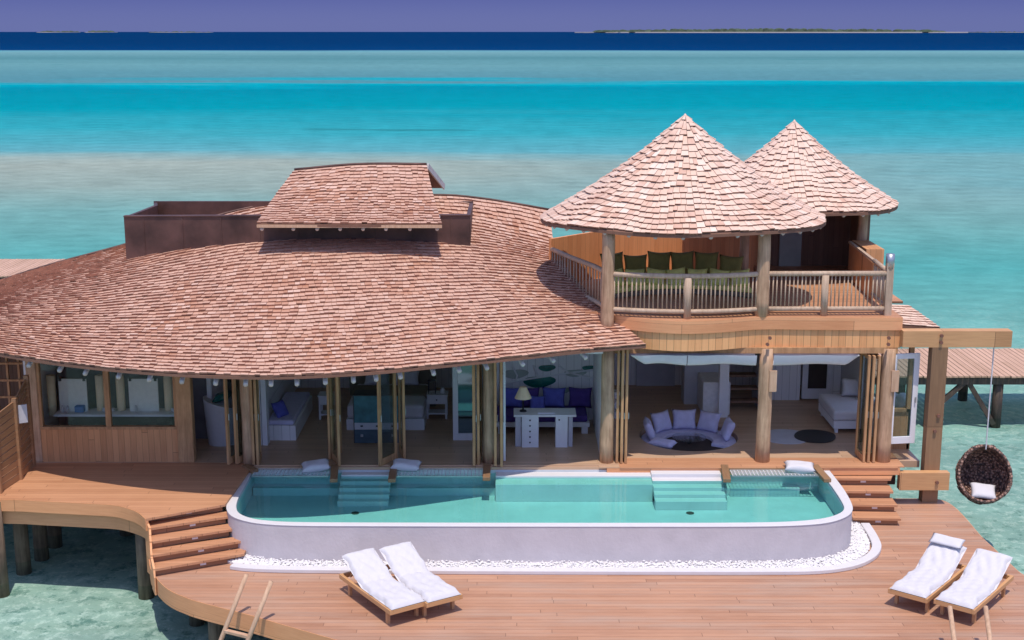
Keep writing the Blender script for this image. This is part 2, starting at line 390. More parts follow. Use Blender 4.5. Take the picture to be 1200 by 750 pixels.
for (a, b, hh, sd) in ((48, 88, 22, 3), (106, 131, 24, 4), (176, 246, 14, 5), (1133, 1200, 14, 6)):
    _, cx, hw = island(a, b, 17000, hh, 'island', sd); isl_trees(cx, hw, 17000, hh * .9, sd, n=30, label='low far trees on a small hazy island at the horizon')

# ================================================================== DECKS
DZ = -.9
dk = thing('pool_deck', 'broad pinkish cedar sun deck in front of the pool, carrying the four white loungers', 'deck', (0, 25, DZ))
front = [(175, 655), (177, 666), (183, 676), (192, 686), (203, 693.5), (216, 699), (230, 704), (268, 714), (297, 721.5), (340, 734), (400, 751), (440, 762), (500, 772), (600, 777), (800, 775), (1000, 772), (1180, 768), (1290, 748), (1275, 715), (1235, 690), (1200, 674), (1183, 660), (1165, 643), (1150, 629), (1132, 608), (1118, 594), (1104, 586), (1085, 584)]
fl = [tuple(PZ(x, y, DZ))[:2] for x, y in front]
fl = [tuple(p) for p in smooth_line(fl, 4)]
poly = fl + [(9.6, 29.9), (-7.6, 29.9)]
m = MB(); m.prism([(x, y) for x, y in poly], DZ - .05, DZ, 0); m.build('deck_boards', 'deck', dk)
def inset(pl, d):
    out = []
    for i, p in enumerate(pl):
        a = V(pl[max(i - 1, 0)]).to_2d(); b = V(pl[min(i + 1, len(pl) - 1)]).to_2d(); t = (b - a).normalized(); out.append((p[0] - t.y * d, p[1] + t.x * d))
    return out
m = MB(); m.strip(inset(fl, -.012), inset(fl, .05), DZ - .36, DZ - .003); m.build('edge_board', 'fascia', dk)
# piles under the deck
piles = [(-6.6, 25.9), (-5.9, 24.6), (-4.2, 23.9), (-2, 23.4), (1, 23), (4, 23), (7, 23), (10, 23.2), (11.5, 24), (9.6, 29), (-4, 26), (0, 26), (5, 26), (9, 26)]
for (x, y) in piles: MB().tube([(x, y, WZ - .6), (x, y, DZ - .06)], [.16, .14], 14).build('pile', 'pile', dk, True)

# left terrace (house level)
td = thing('terrace_deck', 'raised orange-brown terrace at the left of the house, on round piles over the water', 'deck', (-10, 28, 0))
tl = [(-260, 590), (-120, 587), (0, 585), (50, 587), (100, 589.5), (133, 591.5), (152, 596), (163, 601), (171, 608)]
tl = [tuple(PZ(x, y, 0))[:2] for x, y in tl]; tl = [tuple(p) for p in smooth_line(tl, 5)]
b = PZ(264, 591, 0)
m = MB(); m.prism(tl + [(b.x, b.y), (-6.05, 29.86), (-16.5, 29.86)], -.05, 0); m.build('deck_boards', 'deck2', td)
m = MB(); m.strip(inset(tl, -.012), inset(tl, .05), -.27, -.003); m.build('edge_board', 'fascia', td)
m = MB(); m.strip(inset(tl, .10), inset(tl, .18), -.60, -.272); m.build('joist', 'fascia', td)
for (px, py) in ((-7, 690), (27, 656), (48, 640), (165, 692)):
    q = PZ(px, py, WZ); q.y += .38 if px in (-7, 165) else 0; MB().tube([(q.x, q.y, WZ - .6), (q.x, q.y, -.06)], [.17, .15], 16).build('pile', 'pile', td, True)
for (x, y) in ((-14.5, 27.5), (-14, 30), (-11, 33), (-7.6, 29.4), (-9.5, 31)):
    MB().tube([(x, y, WZ - .6), (x, y, -.06)], .18, 14).build('pile', 'pile', td, True)

# stairs
def stairs(name, label, L, Rr, riser, back, zs, side_extra=0):
    t = thing(name, label, 'stairs', ((L[0].x + Rr[0].x) / 2, L[-1].y, DZ))
    n = len(zs)
    for i in range(1, n):
        a, b = L[i], Rr[i]; z = zs[i]
        a0, b0 = L[i - 1], Rr[i - 1]; dy = .10
        pl = [(a.x, a.y), (b.x, b.y), (max(b0.x, b.x) if side_extra else b.x, b0.y + dy), (min(a.x, a0.x), a0.y + dy)]
        MB().prism(pl, z - .05, z).build('tread', 'deck2', t)
    for i in range(0, n):
        a, b = L[i], Rr[i]; z = zs[i]; zb = zs[i + 1] if i + 1 < n else DZ
        ins = .085
        d = (b - a).normalized(); nrm = V((-d.y, d.x, 0)); p = a + nrm * ins + d * .03; q = b + nrm * ins - d * .05; p2 = p + nrm * .04; q2 = q + nrm * .04
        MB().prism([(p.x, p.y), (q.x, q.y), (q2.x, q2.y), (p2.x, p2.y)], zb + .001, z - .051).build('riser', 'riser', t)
        c = p.lerp(q, .55); c = c - nrm * .012
        Rm = Matrix.Translation((c.x, c.y, (z + zb) / 2 + .0)) @ Matrix.Rotation(math.atan2(d.y, d.x), 4, 'Z')
        MB().box(-.06, .06, -.012, .02, -.028, .012, mat=Rm).build('step_light', 'paint', t)
    return t
zs = [0, -.18, -.36, -.54, -.72]
Lp = [(170.4, 604), (176, 619), (177, 635), (178, 651), (181, 667)]; Rp = [(264, 591), (268, 605), (272, 620), (284, 633.6), (286, 649)]
Ls = [PZ(*p, z) for p, z in zip(Lp, zs)]; Rs = [PZ(*p, z) for p, z in zip(Rp, zs)]
stairs('wooden_stairs', 'wooden steps beside the left end of the pool, leading down from the terrace', Ls, Rs, .18, .3, zs)
# curved stringer on the left side of left stairs
tS = thing('stair_stringer', 'curved side board closing the outer side of the left steps over the water', 'side board', (Ls[2].x, Ls[2].y, DZ))
a = [(p.x - .03, p.y) for p in Ls] + [(Ls[-1].x - .0, Ls[-1].y - .06)]; bb = [(p.x + .015, p.y) for p in Ls] + [(Ls[-1].x + .03, Ls[-1].y - .06)]
m = MB()
for i in range(len(Ls)):
    z1 = zs[i] - .03 if i < 5 else DZ
    x0, y0 = a[i]; x1, y1 = a[i + 1]; x2, y2 = bb[i + 1]; x3, y3 = bb[i]
    m.add([(x0, y0, DZ - .36), (x1, y1, DZ - .36), (x2, y2, DZ - .36), (x3, y3, DZ - .36), (x0, y0, z1), (x1, y1, z1 - .14), (x2, y2, z1 - .14), (x3, y3, z1)], [(0, 3, 2, 1), (4, 5, 6, 7), (0, 1, 5, 4), (2, 3, 7, 6), (1, 2, 6, 5), (3, 0, 4, 7)])
m.build('side_board', 'fascia', tS)
Lp = [(962, 546), (976, 560.5), (985, 575.5), (996, 591), (1000, 607)]; Rp = [(1049, 546.4), (1044, 561), (1047, 576), (1052, 592), (1056, 608)]
Ls2 = [PZ(*p, z) for p, z in zip(Lp, zs)]; Rs2 = [PZ(*p, z) for p, z in zip(Rp, zs)]
stairs('wooden_stairs', 'wooden steps at the right end of the pool, leading up to the lounge', Ls2, Rs2, .18, .3, zs, 1)

# ================================================================== POOL
pool = thing('swimming_pool', 'long raised swimming pool with rounded corners, white rim and turquoise water', 'swimming pool', (0, 28, DZ))
RZ = -.05
outer = [(289, 545), (281, 557), (275, 569), (269, 581), (265, 594), (271, 604), (289, 610.5), (314, 614), (353, 615.6), (420, 616), (520, 616.3), (640, 616.5), (760, 616.6), (860, 616.6), (925, 615.6), (967, 612.5), (990, 606), (999, 598), (997.5, 588), (989, 573), (980, 561), (970, 548)]
inner = [(299, 547.5), (293, 558), (286, 571), (279.5, 583), (277, 593.5), (281, 601.5), (297, 607.5), (322, 610.4), (356, 611.6), (420, 612), (520, 612.2), (640, 612.4), (760, 612.4), (860, 612.2), (922, 611), (960, 607.8), (981, 602.5), (989, 596), (986, 587), (977, 573), (968, 561), (959, 549)]
ou = [np.array(PZ(x, y, RZ))[:2] for x, y in outer]; inn = [np.array(PZ(x, y, RZ))[:2] for x, y in inner]
ou[0][1] = inn[0][1] = 29.52; ou[-1][1] = inn[-1][1] = 29.52
ou = smooth_line(ou, 4); inn = smooth_line(inn, 4)
MB().strip(ou, inn, RZ - .025, RZ).build('rim', 'plaster', pool, bevel=.012)
ou2 = [p + (q - p) * .06 for p, q in zip(ou, inn)]
mid = [p + (q - p) * .97 for p, q in zip(ou, inn)]
MB().strip(ou2, mid, DZ + .001, RZ - .026).build('pool_wall', 'poolwall', pool)
# basin
BZ = -.58
ip = [tuple(p) for p in inn]
m = MB(); n = len(ip)
m.add([(x, y, BZ) for x, y in ip], [tuple(range(n))])
m.add([(x, y, z) for z in (BZ, RZ - .042) for x, y in ip], [(i, i + 1, n + i + 1, n + i) for i in range(n - 1)])
x0, x1 = ip[0][0], ip[-1][0]
m.box(x0, x1, 29.50, 29.58, BZ, -.06)                      # back wall
m.box(x0 + .02, x1 - .5, 29.2, 29.498, BZ + .001, -.40)    # bench
m.build('basin', 'poolbasin', pool)
m = MB(); m.add([(x, y, -.14) for x, y in ip], [tuple(range(n))]); m.build('pool_water_surface', 'poolwater', pool)
def pX(px, py=548): return PZ(px, py, 0).x
# white steps
def psteps(a, b, ycount, y0, dy, z0=-.045, dz=.075):
    for i in range(ycount):
        z = z0 - dz * i
        MB().box(a, b, 29.499 - y0 - dy * i, 29.498 - (0 if i == 0 else y0 + dy * (i - 1)) + (0 if i == 0 else -.001), z - .12 if i < ycount - 1 else BZ, z).build('pool_step', 'plaster', pool, bevel=.01)
psteps(pX(401), pX(459), 5, .22, .20, -.10, .09)
psteps(pX(762), pX(843), 5, .30, .24, -.052, .08)
# white ledge along the back edge (study and lounge side)
MB().box(pX(581), pX(762) - .003, 29.20, 29.498, BZ, -.10).build('ledge', 'plaster', pool, bevel=.01)
MB().box(pX(581), pX(762) - .003, 28.80, 29.199, BZ, -.165).build('ledge', 'plaster', pool, bevel=.01)
# nets over the water with timber frames
def net(a, b, y0, y1, z):
    m = MB(); nx = int((b - a) / .085); ny = int((y1 - y0) / .085)
    for i in range(nx + 1):
        x = a + (b - a) * i / nx; m.bar((x, y0, z), (x, y1, z), .014, .01)
    for j in range(ny + 1):
        y = y0 + (y1 - y0) * j / ny; m.bar((a, y, z + .002), (b, y, z + .002), .014, .01)
    m.build('net', 'rope', pool)
    m = MB(); m.bar((a, y0, z), (b, y0, z), .03, .03); m.build('net_edge', 'steel', pool)
nets = [(pX(300), pX(388)), (pX(467), pX(566)), (pX(855), pX(958))]
for (a, b) in nets: net(a, b, 28.98, 29.50, -.035)
for (pa, pb) in (((289, 541), (299, 552)), ((394, 541), (391, 563)), ((463, 541), (459, 563)), ((571, 541), (570, 561)), ((847, 541), (852, 563)), ((952, 541), (970, 563))):
    p = PZ(*pa, .03); q = PZ(*pb, .0); MB().bar((p.x, min(p.y, 29.6), .0), (q.x, q.y, -.01), .17, .09).build('net_beam', 'postbrown', pool, bevel=.01)
MB().tube([(pX(424), 28.05, BZ + .003), (pX(424), 28.05, BZ + .012)], .09, 12).build('drain', 'dark', pool)
MB().tube([(pX(800), 28.05, BZ + .003), (pX(800), 28.05, BZ + .012)], .09, 12).build('drain', 'dark', pool)
# kerb and pebbles around the pool foot
kerb = thing('pebble_border', 'white stone kerb round the foot of the pool', 'kerb', (0, 25.7, DZ))
ko = [(283, 655), (268, 657), (269, 663), (290, 665.5), (330, 667), (420, 668), (600, 669), (780, 669.5), (900, 669.5), (960, 668.5), (1000, 663), (1024, 653), (1033, 641), (1029, 628), (1019, 612.5), (1001, 611)]
kz = DZ + .09
kp = [np.array(PZ(x, y, kz))[:2] for x, y in ko]
kpath = smooth_line(kp[2:15], 4)
kin = [np.array(p) + np.array([-t[1], t[0]]) * .2 for p, t in zip(kpath, [(lambda d: d / np.linalg.norm(d))(np.array(kpath[min(i + 1, len(kpath) - 1)]) - np.array(kpath[max(i - 1, 0)])) for i in range(len(kpath))])]
MB().strip(kpath, kin, DZ + .002, kz).build('kerb_stone', 'kerb', kerb, bevel=.015)
# pebbles
m = MB(); cnt = 0
base = [np.array(p) for p in ou2]
ico = []
for a in range(0, 6): ico.append((math.cos(a * math.pi / 3), math.sin(a * math.pi / 3), 0))
def nearest_in(p, arr): return min(np.linalg.norm(p - q) for q in arr)
ka = np.array(kin)
bo = []
for i in range(2, len(ou2) - 2):
    d_ = np.array(ou2[i + 1]) - np.array(ou2[i - 1]); d_ = d_ / np.linalg.norm(d_); bo.append(np.array(ou2[i]) + np.array([d_[1], -d_[0]]) * .40)
m.strip(ou2[2:-2], bo, DZ + .003, DZ + .045)
for k in range(11000):
    i = rng.integers(2, len(ou2) - 3); tt = rng.random(); p = ou2[i] * (1 - tt) + ou2[i + 1] * tt
    d_ = np.array(ou2[i + 1]) - np.array(ou2[i]); d_ = d_ / (np.linalg.norm(d_) + 1e-9); u = rng.random() ** .9; c = p + np.array([d_[1], -d_[0]]) * .40 * u
    r = rng.uniform(.013, .032); rz = rng.uniform(0, 3); h = DZ + .045 + r * .3 + (1 - u) * .05 * rng.random()
    vs = [(c[0] + r * math.cos(a + rz) * rng.uniform(.8, 1.2), c[1] + r * .8 * math.sin(a + rz), h) for a in (0, 1.05, 2.1, 3.14, 4.2, 5.2)] + [(c[0], c[1], h + r * .7)]
    m.add(vs, [(j, (j + 1) % 6, 6) for j in range(6)])
pb = m.build('white_pebbles', 'pebble', None, False); pb['kind'] = 'stuff'; pb['label'] = 'loose white pebbles between the pool wall and the kerb'

# ================================================================== HOUSE
house = thing('water_villa', 'large villa with curved shingle roof, open glazed rooms, balcony and two conical roofs', 'house', (0, 33, 0))
# --- floor with a round pit for the sunken lounge
PC = V((4.42, 31.95, 0)); PR = 1.22
m = MB()
m.box(-16.4, -6.05, 29.87, 39, -.16, 0); m.box(-6.05, PC.x - 2.2, 29.52, 39, -.16, 0); m.box(PC.x + 2.2, 9.0, 29.52, 39, -.16, -.0)
m.box(PC.x - 2.2, PC.x + 2.2, PC.y + 2.2, 39, -.16, -.0)
nn = 48; vs = []; fs = []
for k in range(nn):
    a = 2 * math.pi * k / nn; c_, s_ = math.cos(a), math.sin(a); q = 2.2 / max(abs(c_), abs(s_))
    y_ = PC.y + s_ * q; y_ = max(y_, 29.52)
    vs += [(PC.x + c_ * PR, PC.y + s_ * PR, 0), (PC.x + c_ * q, y_, 0), (PC.x + c_ * PR, PC.y + s_ * PR, -.5)]
for k in range(nn):
    j = (k + 1) % nn; fs += [(3 * k, 3 * k + 1, 3 * j + 1, 3 * j), (3 * k, 3 * j, 3 * j + 2, 3 * k + 2)]
fs.append(tuple(3 * k + 2 for k in range(nn)))
m.add(vs, fs); m.build('floor', 'floor', house)
# sunlit front strip of floor in cedar
m = MB(); c1 = [(2.62, 30.55), (3.4, 30.42), (4.4, 30.40), (5.2, 30.5), (5.62, 30.52)]
m.box(2.5, 8.95, 29.42, 30.16, .002, .022); m.box(8.95, 9.12, 29.5, 31.0, -.0, .022)
m.build('threshold_boards', 'deck2', house)
MB().box(2.02, 2.499, 29.45, 30.1, .002, .02).build('threshold_boards', 'floor', house)
MB().box(2.2, 9.0, 29.44, 29.515, -.16, -.0).build('edge_board', 'fascia', house)
MB().box(-6.0, 2.2, 29.585, 29.70, .002, .03).build('threshold_boards', 'floor', house)
# --- posts
def post(x, y, z0, z1, r, name='post', mt='log', n=16, plate=False):
    rr = random.Random(int(x * 100)); pts = []; k = 7; rad = []
    for i in range(k):
        t = i / (k - 1); pts.append((x + rr.uniform(-.01, .01), y + rr.uniform(-.01, .01), z0 + (z1 - z0) * t)); rad.append(r * (1.06 - .1 * t) * rr.uniform(.98, 1.02))
    o = MB().tube(pts, rad, n).build(name, mt, house, True)
    if plate: MB().box(x + .05, x + .22, y - r * 1.12, y - r * .9, 1.75, 2.25).build('wall_lamp', 'pole', o)
    return o
MB().box(-11.28, -11.04, 29.9, 30.1, 0, 2.9).build('post', 'log', house, bevel=.02)
MB().box(-7.83, -7.46, 29.85, 30.1, 0, 2.95).build('post', 'leaf', house, bevel=.02)
post(-6.12, 29.85, 0, 3.0, .19); post(-.53, 29.85, 0, 3.0, .145); post(2.22, 29.88, 0, 2.9, .155, plate=False)
post(5.9, 29.95, 0, 2.75, .165, plate=True); post(8.72, 29.95, 0, 2.75, .175, plate=True)
# --- floor-to-ceiling walls
def wall(name, x0, x1, y0, y1, z0, z1, mt, par=house): return MB().box(x0, x1, y0, y1, z0, z1).build(name, mt, par)
# bathroom front: wainscot, window with two panes
wall('wainscot', -11.04, -7.83, 29.93, 30.03, 0, .80, 'vboards')
wf = MB()
wf.box(-11.04, -7.83, 29.90, 30.06, .80, .86); wf.box(-9.50, -9.38, 29.92, 30.04, .86, 2.86); wf.box(-11.04, -10.98, 29.92, 30.04, .86, 2.86); wf.box(-7.89, -7.83, 29.92, 30.04, .86, 2.86)
wfo = wf.build('window', 'leaf', house)
MB().box(-10.98, -9.5, 29.97, 29.98, .86, 2.86).build('pane', 'glass', wfo); MB().box(-9.38, -7.89, 29.97, 29.98, .86, 2.86).build('pane', 'glass', wfo)
# facade top beam under the eave
wall('beam', -11.3, 2.3, 29.9, 30.1, 2.86, 3.02, 'leaf')
wall('back_wall', -11.3, 2.2, 36.6, 36.75, 0, 3.0, 'whiteboards')
wall('back_wall', 2.2, 9.0, 36.9, 37.05, 0, 2.9, 'whiteboards')
wall('side_wall', -11.4, -11.26, 30.1, 36.6, 0, 2.95, 'whiteboards')
wall('partition', -7.5, -7.38, 31.6, 36.6, 0, 2.95, 'whiteboards')
wall('partition', -6.25, -6.12, 31.2, 36.6, 0, 2.95, 'whiteboards')
wall('partition', -.62, -.5, 30.6, 36.6, 0, 2.95, 'whiteboards')
wall('partition', 2.1, 2.2, 30.4, 36.9, 0, 2.8, 'whiteboards')
wall('side_wall', 9.0, 9.1, 33.2, 36.9, 0, 2.8, 'whiteboards')
# ceilings
wall('ceiling', -11.3, 2.2, 30.1, 36.6, 2.96, 3.0, 'whiteboards'); wall('ceiling', 2.2, 9.1, 30.1, 36.9, 2.80, 2.86, 'whiteboards')
# --- folding glass doors: leaf = frame + pane
def leaf(x, y, ang, wd, h=2.95, fw=.085, mt='leaf', z0=.03):
    t = MB(); Mx = Matrix.Translation((x, y, 0)) @ Matrix.Rotation(R(ang), 4, 'Z')
    t.box(0, fw, -.03, .03, z0, h, mat=Mx); t.box(wd - fw, wd, -.03, .03, z0, h, mat=Mx)
    t.box(fw, wd - fw, -.03, .03, z0, z0 + .16, mat=Mx); t.box(fw, wd - fw, -.03, .03, h - .1, h, mat=Mx)
    o = t.build('door', mt, house, bevel=.006)
    MB().box(fw, wd - fw, -.006, .006, z0 + .16, h - .1, mat=Mx).build('pane', 'doorglass', o)
    MB().tube([Mx @ V((fw / 2, -.05, 1.1)), Mx @ V((fw / 2, -.05, 1.25))], .014, 8).build('handle', 'steel', o)
    return o
XF = lambda px: (px - 600) / 49.7
leaf(XF(271), 29.62, 68, .62); leaf(XF(280), 29.66, 62, .62); leaf(XF(301), 29.6, 88, .6); leaf(XF(306), 29.58, 95, .62)
leaf(XF(401), 29.50, 112, .68); leaf(XF(386), 30.0, 70, .6)
leaf(XF(447), 29.50, 60, .70); leaf(XF(474), 30.05, 105, .62, fw=.12)
leaf(XF(556), 29.5, 80, .6); leaf(XF(561), 29.6, 85, .6); leaf(XF(581), 29.5, 96, .62); leaf(XF(588), 29.45, 92, .66, mt='leaf')
leaf(XF(722), 29.75, 85, .66); leaf(XF(727), 29.70, 88, .66); leaf(XF(732), 29.72, 86, .66)
leaf(XF(1010), 29.8, 92, .66, 2.6); leaf(XF(1015), 29.76, 92, .66, 2.6); leaf(XF(1021), 29.76, 92, .66, 2.6)
# white edge strips on study opening
wall('opening_trim', XF(590), XF(592.5), 29.9, 29.96, .03, 3.0, 'paint')
o = wall('shade_roll', XF(591), XF(704), 29.75, 29.93, 2.66, 2.95, 'paint')
# --- shade rolls under the balcony
def shade(px0, px1, sag, label=None, last=None):
    m = MB(); x0, x1 = XF(px0) * .985, XF(px1) * .985
    def F(u, v):
        x = x0 + (x1 - x0) * u; dd = .27 - .03 * math.sin(u * 3.1) * sag
        if last: dd *= min(1, (1 - u) * 6 + .08)
        if sag > 1: dd *= min(1, u * 3.5 + .1)
        return (x, 29.72 + .25 * v - .03 * math.sin(u * 9), 2.62 - dd * (1 - abs(v * 2 - 1) ** 2) * .9 if False else 2.63 - dd * math.sin(v * math.pi) ** .6)
    m.grid(F, 24, 8); return m.build('shade_roll', 'white', house, True)
shade(738, 803, 1.5); shade(804, 884, 1); shade(904, 1004, 1, last=True)
# --- balcony structure
BD = 3.50
def bal_front(n=24):
    pts = []
    for px, py in ((700, 366), (735, 371), (770, 374.5), (805, 376), (845, 374.5), (893, 371), (960, 371.5), (1058, 372)):
        p = PZ(px, py, BD); pts.append((p.x, p.y))
    return pts
bf = [tuple(p) for p in smooth_line(bal_front(), 5)]
print('balcony front', [(round(a, 2), round(b, 2)) for a, b in bal_front()])
MB().prism(bf + [(bf[-1][0], 37.0), (1.7, 37.0), (1.7, bf[0][1])], BD - .05, BD).build('balcony_floor', 'deck2', house)
MB().strip(inset(bf, -.015), inset(bf, .07), BD - .30, BD - .003).build('balcony_fascia', 'fascia', house)
bfi = inset(bf, .035)
MB().strip(bfi, inset(bf, .12), 2.78, BD - .302).build('balcony_cladding', 'hboards', house)
wall('beam', 2.25, 8.9, 29.86, 30.08, 2.64, 2.779, 'leaf')
MB().box(2.3, 8.9, 30.08, 36.9, 2.9, 3.36).build('balcony_underframe', 'dark', house)
# right beam with swing, and brown post
wall('beam', 8.93, 11.42, 29.62, 29.92, 2.84, 3.22, 'beam')
pst = wall('post', 9.62, 9.98, 29.62, 29.9, -1.95, 2.84, 'postbrown')
wall('beam', 9.0, 10.15, 29.4, 29.61, -.52, -.10, 'beam')
for (x, z) in ((9.8, 3.12), (9.8, 2.96), (8.62, 3.05), (8.62, 2.9), (5.9, 3.05), (5.85, 2.9), (9.86, 1.22), (9.8, .85), (9.86, -.32)):
    yb = 29.62 if x > 9 else 29.70
    if z < 0: yb = 29.4
    MB().tube([(x, yb, z), (x, yb - .05, z)], .04, 10).build('bolt', 'boltm', house)
# right glazed side: white door + window + cladding below
so_ = MB(); so_.box(8.95, 9.62, 30.9, 31.0, 0, .95); so_.box(9.0, 9.62, 30.95, 36, 0, .01); so_.build('side_cladding', 'vboards', house)
MB().box(9.56, 9.64, 30.9, 33.2, 0, .95).build('side_cladding', 'vboards', house)
fr = MB(); fr.box(9.5, 9.6, 30.86, 31.0, .95, 2.66); fr.box(8.9, 9.62, 30.86, 31.0, .95, 1.02); fr.box(8.9, 9.62, 30.86, 31.0, 2.56, 2.66)
wn = fr.build('window', 'leaf', house); MB().box(8.9, 9.5, 30.92, 30.93, 1.02, 2.56).build('pane', 'glass', wn)
dm = MB(); A = (8.84, 29.86); wd = .62; Mx = Matrix.Translation((8.84, 29.9, 0)) @ Matrix.Rotation(R(8), 4, 'Z')
dm.box(0, .07, -.03, .03, .45, 2.62, mat=Mx); dm.box(wd - .13, wd, -.03, .03, .45, 2.62, mat=Mx); dm.box(.07, wd - .13, -.03, .03, .45, .62, mat=Mx); dm.box(.07, wd - .13, -.03, .03, 2.5, 2.62, mat=Mx)
dmo = dm.build('door', 'paint', house, bevel=.006); MB().box(.07, wd - .13, -.005, .005, .62, 2.5, mat=Mx).build('pane', 'doorglass', dmo)
MB().tube([Mx @ V((wd - .06, -.06, 1.45)), Mx @ V((wd - .06, -.06, 1.58))], .018, 8).build('handle', 'steel', dmo)
MB().box(9.0, 9.62, 30.0, 33.3, -.16, -.0).build('floor', 'floor', house)

# --- SHINGLED ROOFS
def shingles(F, nc, wfun, mb, lift=.028, th=.014, jit=.25, v0=0., v1=1., over=.35, mi=0, uper=None, wob=0.0):
    """F(u,v)->(N,3); nc courses; width in metres"""
    Vs = []; Fs = []; eps = 1e-3
    for c in range(nc):
        va = v0 + (v1 - v0) * c / nc; dv = (v1 - v0) / nc
        L = np.linalg.norm(np.diff(F(np.linspace(0, 1, 160), np.full(160, va)), axis=0), axis=1).sum()
        n = max(6, int(L / wfun))
        cut = np.cumsum(np.concatenate([[0], rng.uniform(.6, 1.4, n)])); cut /= cut[-1]
        ua, ub = cut[:-1], cut[1:]; g = (ub - ua) * .02; ua = ua + g; ub = ub - g
        wv = wob * dv * (np.sin(ua * 37 + c * .35) + np.sin(ua * 91 + c * .2) * .6)
        lo = np.clip(va + dv * rng.uniform(-jit, jit * .4, n) * .5 + wv, v0, v1 - 1e-4); hi = np.clip(np.full(n, va + dv * (1 + over)) + wv, None, v1)
        def PT(u, v): return F(u, v)
        def NR(u, v):
            a = F(np.clip(u + eps, 0, 1), v) - F(np.clip(u - eps, 0, 1), v); b = F(u, np.clip(v + eps, 0, 1)) - F(u, np.clip(v - eps, 0, 1))
            q = np.cross(a, b); q /= np.linalg.norm(q, axis=1, keepdims=True) + 1e-9; q[q[:, 2] < 0] *= -1; return q
        um = (ua + ub) / 2; N = NR(um, lo)
        lf = (lift * rng.uniform(.75, 1.35, n))[:, None]
        a0 = PT(ua, lo) + N * lf; b0 = PT(ub, lo) + N * lf; a1 = PT(ua, hi) + N * .004; b1 = PT(ub, hi) + N * .004
        t_ = N * (th * rng.uniform(.8, 1.5, n))[:, None]
        arr = np.stack([a0 - t_, b0 - t_, b1 - t_, a1 - t_, a0, b0, b1, a1], 1).reshape(-1, 3)
        Vs.append(arr)
    arr = np.concatenate(Vs); n = len(arr) // 8; k0 = len(mb.v)
    mb.v += [tuple(p) for p in arr.tolist()]
    for i in range(n):
        k = k0 + i * 8
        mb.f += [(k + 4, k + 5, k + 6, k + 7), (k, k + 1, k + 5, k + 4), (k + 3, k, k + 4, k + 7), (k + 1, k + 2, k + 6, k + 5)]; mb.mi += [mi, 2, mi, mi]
    return mb
def interp_curve(pts, n=200):
    P = np.array(smooth_line(pts, 20)); d = np.concatenate([[0], np.cumsum(np.linalg.norm(np.diff(P, axis=0), axis=1))]); d /= d[-1]
    def f(u): return np.stack([np.interp(u, d, P[:, k]) for k in range(3)], -1)
    return f
EZ = 2.93
ev = [PZ(x, y, EZ) for x, y in ((-60, 404), (0, 415), (60, 424.5), (130, 432.5), (200, 438), (270, 441), (330, 441.5), (400, 438.5), (450, 435), (520, 428), (600, 420), (680, 411.5), (757, 405))]
Ev = [(-17.5, 31.6, EZ), (-15.0, 29.6, EZ)] + [tuple(p) for p in ev]
rv = [PY(x, y, Y) for x, y, Y in ((-60, 350, 33.6), (0, 330, 33.8), (60, 311, 34.1), (145, 288, 34.7), (220, 264, 35.4), (300, 243, 36.2), (400, 232, 36.5), (512, 229.5, 36.5), (560, 233, 36.5), (600, 239, 36.5), (645, 247, 36.5))]
Rv = [(-17.6, 33.2, 2.99)] + [tuple(p) for p in rv]
fE = interp_curve(Ev); fR = interp_curve(Rv)
vg = [tuple(PZ(757, 405, EZ)), tuple(PY(722, 374, 30.3)), tuple(PY(690, 345, 31.6)), tuple(PY(664, 315, 33.2)), tuple(PY(649, 287, 35.0)), tuple(PY(645, 247, 36.5))]
fV = interp_curve(vg)
print('verge', [[round(c, 2) for c in p] for p in vg])
def Froof(u, v):
    u = np.asarray(u, float); v = np.asarray(v, float)
    e = fE(u); r = fR(u); b = e * (1 - v)[..., None] + r * v[..., None]
    b[..., 2] += .17 * np.sin(v * math.pi) * np.clip(u * 4, 0, 1)
    e1 = fE(np.ones_like(v)); r1 = fR(np.ones_like(v)); lin = e1 * (1 - v)[..., None] + r1 * v[..., None]
    lin[..., 2] += .17 * np.sin(v * math.pi)
    w_ = np.clip((u - .6) / .4, 0, 1) ** 2.2
    return b + (fV(v) - lin) * w_[..., None]
def Fback(u, v):
    f = Froof(u, 1 - np.asarray(v, float) * .0); r = Froof(u, np.ones_like(np.asarray(v, float)))
    u = np.asarray(u, float); v = np.asarray(v, float); hgt = r[..., 2] - EZ
    o = r.copy(); o[..., 1] += v * (2.2 + hgt * 2.2); o[..., 2] -= v * hgt
    return o
roof = MB()
def under(F, nu, nv, mb, th=.09, off=0.0):
    U = np.linspace(0, 1, nu + 1); top = np.stack([F(U, np.full(nu + 1, j / nv)) for j in range(nv + 1)])
    bot = top.copy(); bot[..., 2] -= th
    m_ = nu + 1; k0 = (nv + 1) * m_; vs = np.concatenate([top.reshape(-1, 3), bot.reshape(-1, 3)]).tolist(); fs = []
    for j in range(nv):
        for i in range(nu):
            a = j * m_ + i; fs += [(a, a + 1, a + m_ + 1, a + m_), (k0 + a, k0 + a + m_, k0 + a + m_ + 1, k0 + a + 1)]
    for i in range(nu):
        fs += [(i, k0 + i, k0 + i + 1, i + 1)]; a = nv * m_ + i; fs += [(a, a + 1, k0 + a + 1, k0 + a)]
    for j in range(nv):
        a = j * m_; fs += [(a, a + m_, k0 + a + m_, k0 + a)]; a = j * m_ + nu; fs += [(a, k0 + a, k0 + a + m_, a + m_)]
    mb.add(vs, fs, 1)
under(Froof, 60, 20, roof, .06); under(Fback, 40, 8, roof)
shingles(lambda u, v: Froof(u, np.asarray(v) * (.70 + .30 * np.asarray(v))), 50, .135, roof, lift=.052, th=.042, wob=.12, jit=.12); shingles(Fback, 24, .3, roof)
rf = roof.build('roof', ['shingle', 'underlay', 'butt'], house)
